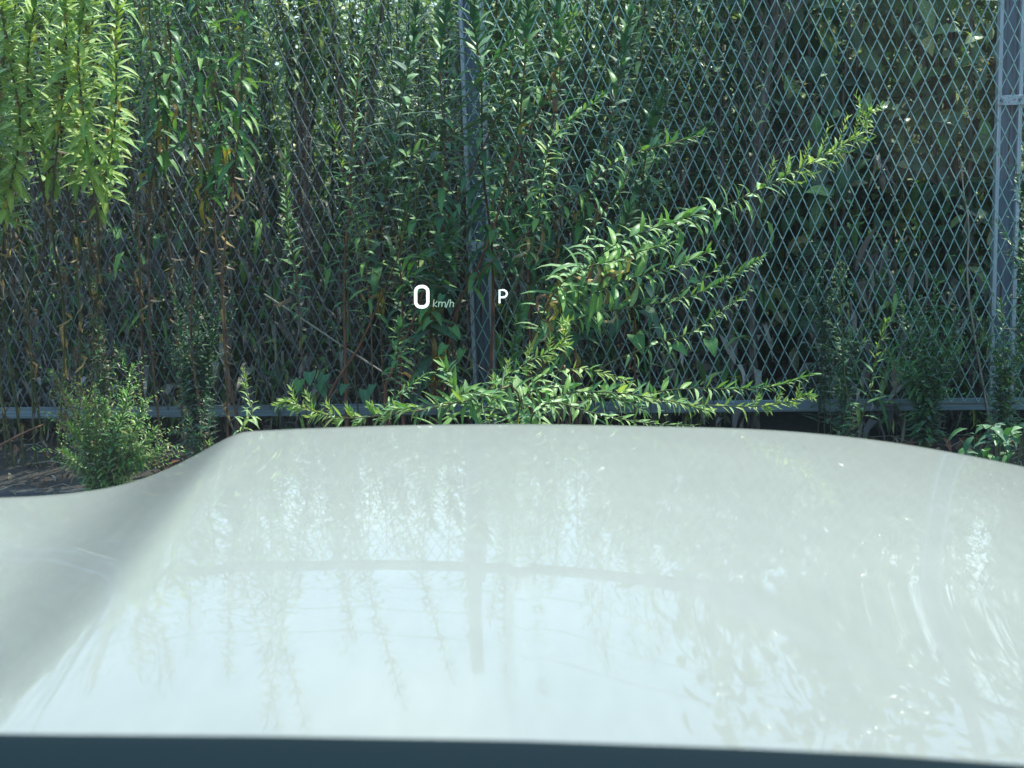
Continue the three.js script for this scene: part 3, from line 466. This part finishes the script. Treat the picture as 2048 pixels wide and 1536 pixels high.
feathery('large dark feathery bush between the seed stalk and the right post', [[1850, 800, 1790, 570], [1850, 800, 1830, 600], [1855, 800, 1870, 560], [1860, 800, 1920, 620], [1850, 800, 1900, 700], [1850, 800, 1760, 690], [1860, 800, 1960, 680], [1850, 805, 1820, 730], [1855, 805, 1845, 640], [1850, 810, 1890, 780]], -5.1, ['dark', 'mid', 'mid'], { n: 90, len: .07, shoots: 16, sl: .12 });
feathery('feathery bush covering the foot of the right post', [[2000, 760, 1960, 640], [2010, 760, 2000, 600], [2020, 760, 2060, 640], [2010, 760, 2040, 690], [2010, 765, 1990, 700]], -5.05, ['mid', 'dark', 'fresh'], { n: 90, len: .065, shoots: 14, sl: .08 });
feathery('leafy branch crossing the right post above its middle', [[2060, 560, 2030, 330], [2070, 560, 2050, 380], [2065, 560, 1990, 440], [2070, 560, 2060, 440], [2060, 570, 2010, 500]], -4.9, ['dark', 'mid', 'deep'], { n: 70, len: .08, shoots: 8, sl: .08, from: .4 });
feathery('dim feathery weed climbing the mesh right of the sunlit tips', [[1640, 620, 1590, 500], [1650, 620, 1640, 490], [1660, 620, 1700, 500], [1640, 620, 1560, 560]], -5.25, ['deep', 'dark'], { n: 70, len: .06, shoots: 8, sl: .08 });
// sprigs and stalks
st('small sunlit sprig on a bent dry stalk just left of the bonnet crest', [[480, 880], [492, 838], [505, 828], [498, 800], [492, 775], [487, 738]], -4.3, -4.2, { stem: 'straw', r0: .0022, n: 34, from: .5, len: .045, tipLen: .02, a0: 1.1, mats: ['light', 'fresh', 'pale'], tipMats: TIPS, tip: 14 }, [-.78, -4.3]);
st('tiny yellow green sprig peeping over the bonnet shoulder', [[425, 935], [421, 905], [417, 884]], -3.9, -3.9, { stem: 'green', r0: .002, n: 16, from: .6, len: .03, tipLen: .02, mats: ['light', 'yellow'], tipMats: TIPS, tip: 10 }, [-.82, -3.9]);
st('thin weed with pointed spaced leaves before the rail, right of the lying stems', [[1710, 870], [1728, 820], [1742, 770], [1755, 700], [1775, 640]], -4.9, -4.85, { stem: 'green', r0: .0025, n: 20, from: .25, len: .085, tipLen: .03, a0: 1.4, bend: 1.2, mats: ['mid', 'fresh'], tipMats: ['fresh', 'light'], tip: 12 }, [.98, -4.9]);
{
  const t = st('tall thin stalk with a loose seed head, right of the lying stems', [[1700, 860], [1690, 760], [1684, 660], [1680, 580], [1683, 520]], -4.95, -4.9, { stem: 'green', r0: .003, n: 16, from: .35, len: .05, tip: 0, mats: ['mid', 'dark'] }, [.95, -4.95]);
  const rnd = rng(77), b = new MB(), s = new THREE.SphereGeometry(1, 6, 4);
  for (let k = 0; k < 70; k++) { const h = rnd(), q = P(1683 + (rnd() - .5) * (20 + 45 * h), 520 + 85 * h, -4.9 + (rnd() - .5) * .06).sub(t.position), r = .0018 + .002 * rnd(); b.add(s, new THREE.Matrix4().makeScale(r, r, r).setPosition(q), rnd() < .2 ? [.6, .55, .25] : [.2, .25, .1]); }
  mesh('seed_head', b.geo(), stuffMat, t, { kind: 'stuff' });
}
// low broad weed at the right
{
  const root = thing('broad_leaf_weed', 'low clump of blunt green leaves at the right edge of the asphalt', 'weed', P(1990, 935, -4.55).setY(0)), rnd = rng(5);
  for (let k = 0; k < 60; k++) {
    const p = P(1925 + 150 * rnd(), 850 + 70 * rnd(), -4.55 - .2 * rnd() + .1), q = p.clone().sub(root.position), len = .045 + .03 * rnd();
    if (k % 2 === 0) mesh('stem', tube([V(q.x * .6, 0, q.z * .6), V(q.x * .9, q.y * .6, q.z), q], () => .0015, 5), STEM.green, root);
    const m = mesh('leaf', OVAL[k % 2], LEAF[pick(rnd, ['mid', 'dark', 'mid', 'dark'])], root), M = leafM(q, V(.1, 1, .2).normalize(), rnd() * 6.28, 1.0 + .9 * rnd(), len, .8, .7); M.decompose(m.position, m.quaternion, m.scale);
  }
}
// vines with heart leaves
function vine(label, pts, spots, z, mats) {
  const p = px(pts, z, z), O = V(p[0].x, 0, p[0].z), root = thing('climbing_vine', label, 'vine', O), rnd = rng(seed += 13);
  mesh('stem', tube(curve([g0(p[0].x, p[0].z), ...p].map((q) => q.clone().sub(O)), 24), () => .0018, 5), STEM.brown, root);
  for (const [x, y, w] of spots) {
    const q = P(x, y, z + .05 + .05 * rnd()).sub(O), m = mesh('leaf', pick(rnd, HEART), LEAF[pick(rnd, mats)], root), l = w * .62 * -z / F;
    leafM(q, V((rnd() - .5) * .8, .7, .8).normalize(), 3.14 + (rnd() - .5) * 1.8, 1.1 + .5 * rnd(), l, 1, .45).decompose(m.position, m.quaternion, m.scale);
  }
}
vine('vine with dark heart shaped leaves low on the left of the red stems', [[640, 830], [660, 790], [720, 770]], [[620, 745, 60], [650, 750, 60], [600, 760, 50], [690, 770, 45], [730, 780, 55], [640, 770, 55], [745, 770, 40]], -5.05, ['dark', 'mid']);
vine('vine with dark heart shaped leaves below the two tipped stem', [[1240, 800], [1270, 700], [1300, 620], [1330, 570]], [[1240, 640, 70], [1290, 620, 75], [1320, 650, 60], [1270, 670, 75], [1380, 560, 55], [1420, 680, 65], [1350, 690, 60], [1300, 570, 55], [1230, 590, 50]], -5.0, ['dark', 'mid', 'deep']);
vine('vine with a few green heart shaped leaves left of the central post', [[900, 800], [890, 700], [900, 640]], [[905, 655, 48], [890, 690, 44], [860, 640, 46], [925, 700, 44], [880, 750, 50], [840, 580, 40], [885, 590, 40]], -5.05, ['mid', 'dark']);
vine('vine with rounded leaves among the pale creeping stems', [[1060, 830], [1180, 800], [1240, 770]], [[1085, 780, 42], [1205, 770, 44], [1130, 790, 38], [1060, 835, 50], [1240, 780, 40], [1290, 790, 40]], -4.0, ['light', 'fresh', 'mid']);

// ---------------------------------------------------------------- loose odds and ends
{
  const w = px([[528, 588], [600, 635], [690, 695], [782, 755]], -5.22, -5.15), O = w[0].clone();
  const t = thing('dry_stalk', 'straight pale dry stalk slanting down right against the mesh', 'stalk', V(w[3].x, 0, w[3].z));
  const e = P(880, 820, -5.1); e.y = Math.max(.0, e.y);
  mesh('stem', tube(curve([...w, e].map((q) => q.clone().sub(t.position)), 12), () => .0034, 6), STEM.straw, t);
  const t2 = thing('dry_stalk', 'short thin dry stalk slanting across the foot of the central post', 'stalk', g0(P(985, 752, -5.3).x, -5.3));
  mesh('stem', tube(px([[920, 706], [950, 727], [985, 752], [1060, 850]], -5.3, -5.2).map((q) => q.sub(t2.position)), () => .0017, 5), STEM.straw, t2);
  const t3 = thing('dry_twig', 'reddish dry twig sticking up from the ground at the left edge', 'twig', g0(P(-40, 910, -4.7).x, -4.7));
  mesh('stem', tube(px([[-60, 925], [20, 880], [60, 860], [90, 848]], -4.7, -4.8).map((q) => q.sub(t3.position)), (s) => .005 * (1 - .5 * s), 6), STEM.red, t3);
  const t4 = thing('dry_stalk', 'tall bent pale grass stalk near the right post', 'stalk', g0(P(1940, 440, -5.6).x, -5.27));
  mesh('stem', tube(curve([V(0, 0, 0), ...px([[1935, 560], [1938, 445], [1928, 390], [1922, 320]], -5.27, -5.27).map((q) => q.sub(t4.position))], 16), (s) => .0045 * (1 - .5 * s), 6), STEM.straw, t4);
  const c = P(583, 592, -5.05), t5 = thing('withered_leaf', 'curled brown withered leaf hanging on a stem, left of the digit', 'leaf', c);
  mesh('blade', WITHER[1], LEAF.brown, t5).scale.set(.09, .09, .16); t5.rotation.set(.3, .4, -1.4);
  const c2 = P(1896, 210, -5.75), t6 = thing('withered_leaf', 'broad reddish withered leaf behind the mesh near the right post', 'leaf', c2);
  mesh('blade', OVAL[0], leafMat([.26, .07, .035], { tr: .2, coat: 0 }), t6).scale.set(.10, .10, .16); t6.rotation.set(1.2, 0, -1.2);
  const caught = (label, x, y, z, cols, n, len) => { const c = P(x, y, z), t = thing('pale_sprig', label, 'sprig', c), rn = rng(x * 7 + y); mesh('stem', tube([V(0, -.12, 0), V(.01, -.05, 0), V(0, 0, 0)], () => .0014, 5), STEM.brown, t); for (let k = 0; k < n; k++) leafM(V((rn() - .5) * .03, -.06 * rn(), .01), V(.1, 1, .3).normalize(), k * 2.4, .7 + .8 * rn(), len * (.7 + .6 * rn()), 1.1, .8).decompose((t.add(new THREE.Mesh(pick(rn, OVAL), LEAF[pick(rn, cols)])), t.children[t.children.length - 1].name = 'leaf', t.children[t.children.length - 1].position), t.children[t.children.length - 1].quaternion, t.children[t.children.length - 1].scale); };
  caught('pair of pale sunlit leaves behind the mesh at the top, left of the right post', 1921, 34, -5.42, ['pale', 'light'], 4, .045);
  caught('tan dry seed cluster on the mesh beside the top of the right post', 1962, 104, -5.36, ['tan', 'yellow', 'tan'], 9, .035);
  caught('small pale leaf tuft level with the bracket of the right post', 1930, 204, -5.40, ['pale', 'light'], 4, .035);
  caught('tan dry tuft behind the mesh, above the bud of the highest stem', 1700, 80, -5.46, ['tan', 'pale', 'tan'], 7, .035);
  caught('yellowish tuft behind the mesh, left of the tip of the highest stem', 1600, 160, -5.5, ['yellow', 'light', 'tan'], 9, .04);
  // dead leaves and straw on the ground
  const rnd = rng(31), N = 900, im = new THREE.InstancedMesh(leafGeo({ segs: 3, w: .2, bend: 1.2, fold: .5, profile: 'oval' }), new THREE.MeshStandardMaterial({ color: 0xffffff, roughness: .9, side: THREE.DoubleSide }), N), M = new THREE.Matrix4(), q = new THREE.Quaternion(), e2 = new THREE.Euler();
  for (let k = 0; k < N; k++) {
    const x = (rnd() - .5) * 5.4, z = fz(x) + .02 + Math.pow(rnd(), 1.8) * .85, s = .025 + .05 * rnd(); e2.set((rnd() - .5) * .9, rnd() * 6.28, (rnd() - .5) * .9); q.setFromEuler(e2);
    M.compose(V(x, .018 + .01 * rnd(), z), q, V(s, s, s * (rnd() < .3 ? .25 : .9))); im.setMatrixAt(k, M);
    const c = pick(rnd, [[.22, .12, .07], [.16, .09, .05], [.30, .22, .13], [.12, .09, .07], [.26, .10, .05], [.28, .24, .18]]); im.setColorAt(k, new THREE.Color().setRGB(...c));
  }
  im.name = 'leaf_litter'; im.userData = { kind: 'stuff', label: 'dead brown leaves and straw littering the ground before the fence', category: 'leaf litter' }; im.castShadow = im.receiveShadow = true; scene.add(im);
  const st2 = new MB(); for (let k = 0; k < 260; k++) { const x = (rnd() - .5) * 5, z = fz(x) + .1 + 1.1 * rnd(), a = rnd() * 3, l = .06 + .16 * rnd(); st2.add(tube([V(0, 0, 0), V(l * .5, .008 + .02 * rnd(), .01), V(l, .0, 0)], () => .0016, 4), new THREE.Matrix4().makeRotationY(a).setPosition(x, .012, z), pick(rnd, [[.22, .18, .13], [.15, .11, .08], [.28, .25, .19]])); }
  mesh('straw', st2.geo(), stuffMat, scene, { kind: 'stuff', label: 'dry straw and twigs scattered on the soil', category: 'straw' });
}

// ---------------------------------------------------------------- the growth behind the fence
const GREEN = [[.08, .22, .07], [.12, .30, .08], [.20, .40, .09], [.07, .19, .07], [.36, .52, .12], [.55, .66, .22]], DRY = [[.18, .155, .135], [.14, .12, .105], [.26, .22, .18], [.12, .11, .10], [.40, .36, .30]];
const OVALS = [.3, .8].map((b) => leafGeo({ bend: b, segs: 3, w: .26, fold: .25, profile: 'oval' }));
function tallWeed(seedN, H, { greenFrom = .45, nG = 170, nD = 80, lean = .3, len = .1, geo = LOWL, off = 0 } = {}) {
  const rnd = rng(seedN), lx = (rnd() - .5) * lean * 2, lz = (rnd() - .5) * lean * 2;
  const c = curve([V(0, 0, 0), V(lx * .2, H * .35, lz * .2), V(lx * .6, H * .7, lz * .6), V(lx, H, lz)], 14), b = new MB(), dry = new MB(); let phi = rnd() * 6;
  const at = (t) => { const k = Math.min(13, Math.floor(t * 14)), f = t * 14 - k; return [c[k].clone().lerp(c[k + 1], f), c[k + 1].clone().sub(c[k]).normalize()]; };
  for (let k = 0; k < nG; k++) { const u = (k + rnd()) / nG, t = Math.min(.998, greenFrom + (1 - greenFrom) * Math.pow(u, .85)), [p, T] = at(t); phi += 2.4 + .5 * rnd(); if (off) { const a = rnd() * 6.28, q = off * rnd(); p.add(V(Math.cos(a) * q, .4 * q, Math.sin(a) * q)); } b.add(pick(rnd, geo), leafM(p, T, phi, 1.35 - .6 * u + .4 * (rnd() - .5), len * (1.05 - .6 * u) * (.7 + .6 * rnd()), 1, .7), pick(rnd, GREEN)); }
  for (let k = 0; k < nD; k++) { const t = .05 + (greenFrom + .1) * (k + rnd()) / nD, [p, T] = at(t); phi += 2.4 + rnd(); dry.add(pick(rnd, LOWW), leafM(p, T, phi, 1.6 + .9 * rnd(), len * (.5 + .6 * rnd()), 1.1, .3), pick(rnd, DRY)); }
  return { stem: tube(c, (t) => .0055 - .0035 * t, 5), green: b.geo(), dry: dry.geo() };
}
const dryMat = new THREE.MeshPhysicalMaterial({ color: 0xffffff, vertexColors: true, roughness: .85, transmission: .25, thickness: 0, side: THREE.DoubleSide });
const VAR = [1.85, 2.2, 1.72, 2.55, 1.9, 2.85, 1.7, 2.3].map((H, i) => tallWeed(900 + i * 17, H, { greenFrom: [.42, .56, .38, .52, .45, .5, .35, .55][i], ...(i === 2 || i === 4 ? { geo: OVALS, len: .07, off: .2, nG: 230 } : i === 7 ? { off: .12, len: .08 } : i === 3 ? { len: .075, off: .06, nG: 210 } : {}) }));
{
  const rnd = rng(404);
  const BAY = [['left', 'tall goldenrod with green top and withered lower leaves, behind the mesh left of the digit', 'goldenrods behind the left part of the fence'], ['mid', 'tall leafy goldenrod behind the mesh around the central post', 'goldenrods behind the middle of the fence'], ['right', 'tall goldenrod standing among the shrubs behind the right part of the mesh', 'goldenrods behind the right part of the fence']];
  const protos = {};
  const spots = [];
  for (let r = 0; r < 2; r++) for (let x = -2.5; x < 2.4; x += .115) { const xx = x + (rnd() - .5) * .09; if (xx > .75 && rnd() < .86) continue; spots.push([xx, fz(xx) - .16 - r * .27 - .2 * rnd(), xx < -.5 ? 1 + 2 * Math.floor(rnd() * 4) : Math.floor(rnd() * 8)]); }
  for (const [x, z, v] of spots) {
    const bay = x < -.75 ? 0 : x < .6 ? 1 : 2, key = v + '/' + bay; let o;
    if (!protos[v]) { o = protos[v] = new THREE.Group(); o.name = numbered('tall_goldenrod'); mesh('stem', VAR[v].stem, STEM.brown, o); mesh('foliage', VAR[v].green, foliageMat, o, { kind: 'stuff' }); mesh('dry_foliage', VAR[v].dry, dryMat, o, { kind: 'stuff' }); }
    else { o = protos[v].clone(); o.name = numbered('tall_goldenrod'); }
    o.userData = { label: BAY[bay][1], category: 'weed', group: BAY[bay][2] };
    o.position.set(x, 0, z); o.rotation.y = rnd() * 6.28; o.scale.setScalar(.92 + .2 * rnd()); scene.add(o);
  }
  // the same growth farther back, one mass
  const merged = VAR.map(({ stem, green, dry }) => { const b = new MB(); b.add(stem, I4, [.12, .085, .06]); b.add(green, I4, [1, 1, 1]); b.add(dry, I4, [1, 1, 1]); const g = b.geo(), c = g.attributes.color, o1 = stem.attributes.position.count; for (let k = 0; k < green.attributes.color.count; k++) c.setXYZ(o1 + k, green.attributes.color.getX(k), green.attributes.color.getY(k), green.attributes.color.getZ(k)); const o2 = o1 + green.attributes.color.count; for (let k = 0; k < dry.attributes.color.count; k++) c.setXYZ(o2 + k, dry.attributes.color.getX(k), dry.attributes.color.getY(k), dry.attributes.color.getZ(k)); return g; });
  const per = 42, q = new THREE.Quaternion(), M = new THREE.Matrix4(), names = [];
  merged.forEach((g, i) => {
    const im = new THREE.InstancedMesh(g, foliageMat, per);
    for (let k = 0; k < per; k++) { const x = -4.2 + 8.2 * rnd(), z = fz(x) - .7 - 2.2 * rnd(); q.setFromAxisAngle(UP, rnd() * 6.28); const s = .9 + .25 * rnd() + .02 * Math.max(0, fz(x) - z); M.compose(V(x, 0, z), q, V(s, s, s)); im.setMatrixAt(k, M); }
    im.name = numbered('goldenrod_thicket'); im.userData = { kind: 'stuff', label: 'dense thicket of goldenrod reading as one mass far behind the fence', category: 'thicket', group: 'thicket behind the fence' }; im.castShadow = im.receiveShadow = true; scene.add(im);
  });
}
{
  const rnd = rng(515), q = new THREE.Quaternion(), M = new THREE.Matrix4();
  for (let v = 0; v < 3; v++) {
    const b = new MB();
    for (let k = 0; k < 900; k++) { const a = rnd() * 6.28, h = rnd(), rr = .55 * Math.sqrt(rnd()) * (1 - .5 * h * h), d = V(Math.cos(a), .3 + rnd(), Math.sin(a)).normalize(); b.add(pick(rnd, LOWL), leafM(V(Math.cos(a) * rr, .05 + 1.95 * h, Math.sin(a) * rr), d, rnd() * 6.28, .3 + rnd(), .09 + .06 * rnd(), 1.5), pick(rnd, GREEN).map((c) => c * 1.15)); }
    const im = new THREE.InstancedMesh(b.geo(), foliageMat, 26);
    for (let k = 0; k < 26; k++) { const x = -5 + 10 * rnd(), z = -8.9 - 2.6 * rnd(), s = .85 + .4 * rnd(); q.setFromAxisAngle(UP, rnd() * 6.28); M.compose(V(x, 0, z), q, V(s * 1.2, s, s)); im.setMatrixAt(k, M); }
    im.name = numbered('bush_bank'); im.userData = { kind: 'stuff', label: 'sunlit bank of bushes seen through the gaps of the thicket', category: 'bushes', group: 'bank of bushes beyond the thicket' }; im.castShadow = im.receiveShadow = true; scene.add(im);
  }
}
// broad leaved shrubs on the right, dark and tall
function shrub(label, x, z, H, Wd, seedN, n, cols, geo = OVAL, len = .12, group) {
  const root = thing('broad_leaf_shrub', label, 'shrub', V(x, 0, z), group), rnd = rng(seedN), b = new MB(), wood = [];
  for (let s = 0; s < 9; s++) {
    const a = rnd() * 6.28, ex = Math.cos(a) * Wd * (.3 + .7 * rnd()), ez = Math.sin(a) * Wd * .6 * (.3 + .7 * rnd()), h = H * (.7 + .35 * rnd());
    const c = curve([V(ex * .1, 0, ez * .1), V(ex * .4, h * .4, ez * .4), V(ex * .8, h * .8, ez * .8), V(ex * 1.05, h, ez * 1.05)], 16);
    wood.push(tube(c, (t) => .012 - .009 * t, 6).toNonIndexed());
    for (let k = 0; k < n / 9; k++) {
      const t = .1 + .9 * rnd(), i = Math.min(15, Math.floor(t * 16)), p = c[i].clone().lerp(c[i + 1], t * 16 - i), T = c[i + 1].clone().sub(c[i]).normalize(), phi = rnd() * 6.28, off = .04 + .22 * rnd();
      const M0 = leafM(p, T, phi, 1.2, 1).elements, d = V(M0[0], M0[1], M0[2]); p.addScaledVector(d, off);
      b.add(pick(rnd, geo), leafM(p, d.clone().addScaledVector(UP, -.2).normalize(), rnd() * 6.28, .6 + .9 * rnd(), len * (.6 + .7 * rnd()), .9, .5), pick(rnd, cols).map((v) => v * (.8 + .4 * rnd())));
    }
  }
  mesh('branch', mergeGeometries(wood), STEM.grey, root); mesh('foliage', b.geo(), foliageMat, root, { kind: 'stuff' });
  return root;
}
const DEEPG = [[.06, .17, .07], [.055, .15, .065], [.10, .23, .075], [.2, .36, .11], [.07, .18, .07], [.55, .62, .26]];
shrub('dark broad leaved shrub behind the mesh, left of the right post', 1.25, fz(1.25) - .55, 2.9, .55, 21, 1050, DEEPG);
shrub('dark broad leaved shrub directly behind the right post', 1.85, fz(1.85) - .6, 3.1, .6, 22, 1050, DEEPG);
shrub('shrub with small pale leaves behind the mesh, right of the sunlit tips', .75, fz(.75) - .7, 2.2, .45, 23, 1700, [[.10, .24, .08], [.18, .34, .09], [.07, .19, .07]], LOWL, .09);
shrub('dark broad leaved shrub beyond the right edge of the view', 2.7, fz(2.7) - .6, 3.0, .7, 29, 900, DEEPG);
shrub('deep green shrub in the shade behind the other two at the right', 1.6, fz(1.6) - 1.4, 3.3, .9, 24, 1200, DEEPG);
shrub('small leaved shrub behind the upper middle of the mesh', .28, fz(.28) - 1.0, 2.1, .5, 25, 1600, [[.12, .26, .09], [.20, .36, .10], [.07, .19, .07]], LOWL, .09);
// twiggy young tree
{
  const b = P(1510, 420, -5.55), root = thing('young_tree', 'thin grey bare twigged tree leaning behind the mesh, right of the bright tip', 'tree', V(b.x, 0, -5.55)), rnd = rng(61), tw = [];
  const trunk = curve([V(0, 0, 0), ...[[1500, 500], [1515, 300], [1540, 120], [1560, -60], [1575, -260]].map(([x, y]) => P(x, y, -5.55).sub(root.position))], 24);
  mesh('trunk', tube(trunk, (t) => .018 - .01 * t, 8), STEM.grey, root);
  const lv = new MB();
  for (let k = 0; k < 70; k++) {
    const i = 6 + Math.floor(rnd() * 17), p = trunk[i], a = rnd() * 6.28, l = .25 + .5 * rnd(), d = V(Math.cos(a) * .7, .5 + .8 * rnd(), Math.sin(a) * .7).normalize();
    const m = p.clone().addScaledVector(d, l * .5).add(V((rnd() - .5) * .06, .03, 0)), e = p.clone().addScaledVector(d, l).add(V((rnd() - .5) * .15, .06, 0));
    tw.push(tube(curve([p, m, e], 6), (t) => .0035 - .0025 * t, 5).toNonIndexed());
    for (let j = 0; j < 10; j++) { const q = m.clone().lerp(e, rnd()), w = q.clone().add(V((rnd() - .5) * .12, .1 * rnd(), (rnd() - .5) * .1)); tw.push(tube([q, w], () => .0011, 4).toNonIndexed()); if (j < 3) lv.add(pick(rnd, LOWL), leafM(w, d, rnd() * 6, 1, .05, 1.4), pick(rnd, GREEN)); }
  }
  mesh('twig', mergeGeometries(tw), STEM.grey, root, { kind: 'stuff' }); mesh('foliage', lv.geo(), foliageMat, root, { kind: 'stuff' });
}
// low dark undergrowth that closes the foot of the thicket
{
  const rnd = rng(8), b = new MB();
  for (let k = 0; k < 220; k++) { const l = .08 + .08 * rnd(), a = rnd() * 6.28, rr = .25 * Math.sqrt(rnd()); b.add(pick(rnd, rnd() < .5 ? LOWW : LOWL), leafM(V(Math.cos(a) * rr, .05 + .5 * rnd() * rnd() * 1.6, Math.sin(a) * rr), V(rnd() - .5, .7, rnd() - .5).normalize(), rnd() * 6.28, .5 + rnd(), l), pick(rnd, rnd() < .65 ? DRY : GREEN).map((v) => v * .8)); }
  const g = b.geo(), N = 260, im = new THREE.InstancedMesh(g, dryMat, N), M = new THREE.Matrix4(), q = new THREE.Quaternion();
  for (let k = 0; k < N; k++) { const x = -3.6 + 7 * rnd(), z = fz(x) - .12 - 2.6 * Math.pow(rnd(), 1.3), s = .6 + .4 * rnd(); q.setFromAxisAngle(UP, rnd() * 6.28); M.compose(V(x, 0, z), q, V(s, s * 1.4, s)); im.setMatrixAt(k, M); }
  im.name = 'undergrowth'; im.userData = { kind: 'stuff', label: 'withered brown and green undergrowth at the foot of the thicket', category: 'undergrowth' }; im.castShadow = im.receiveShadow = true; scene.add(im);
}

// ---------------------------------------------------------------- render
const renderer = new THREE.WebGLRenderer({ antialias: true });
renderer.setSize(1024, 768);
renderer.shadowMap.enabled = true;
renderer.toneMapping = THREE.LinearToneMapping;
renderer.toneMappingExposure = EXPOSURE;
renderer.render(scene, camera);
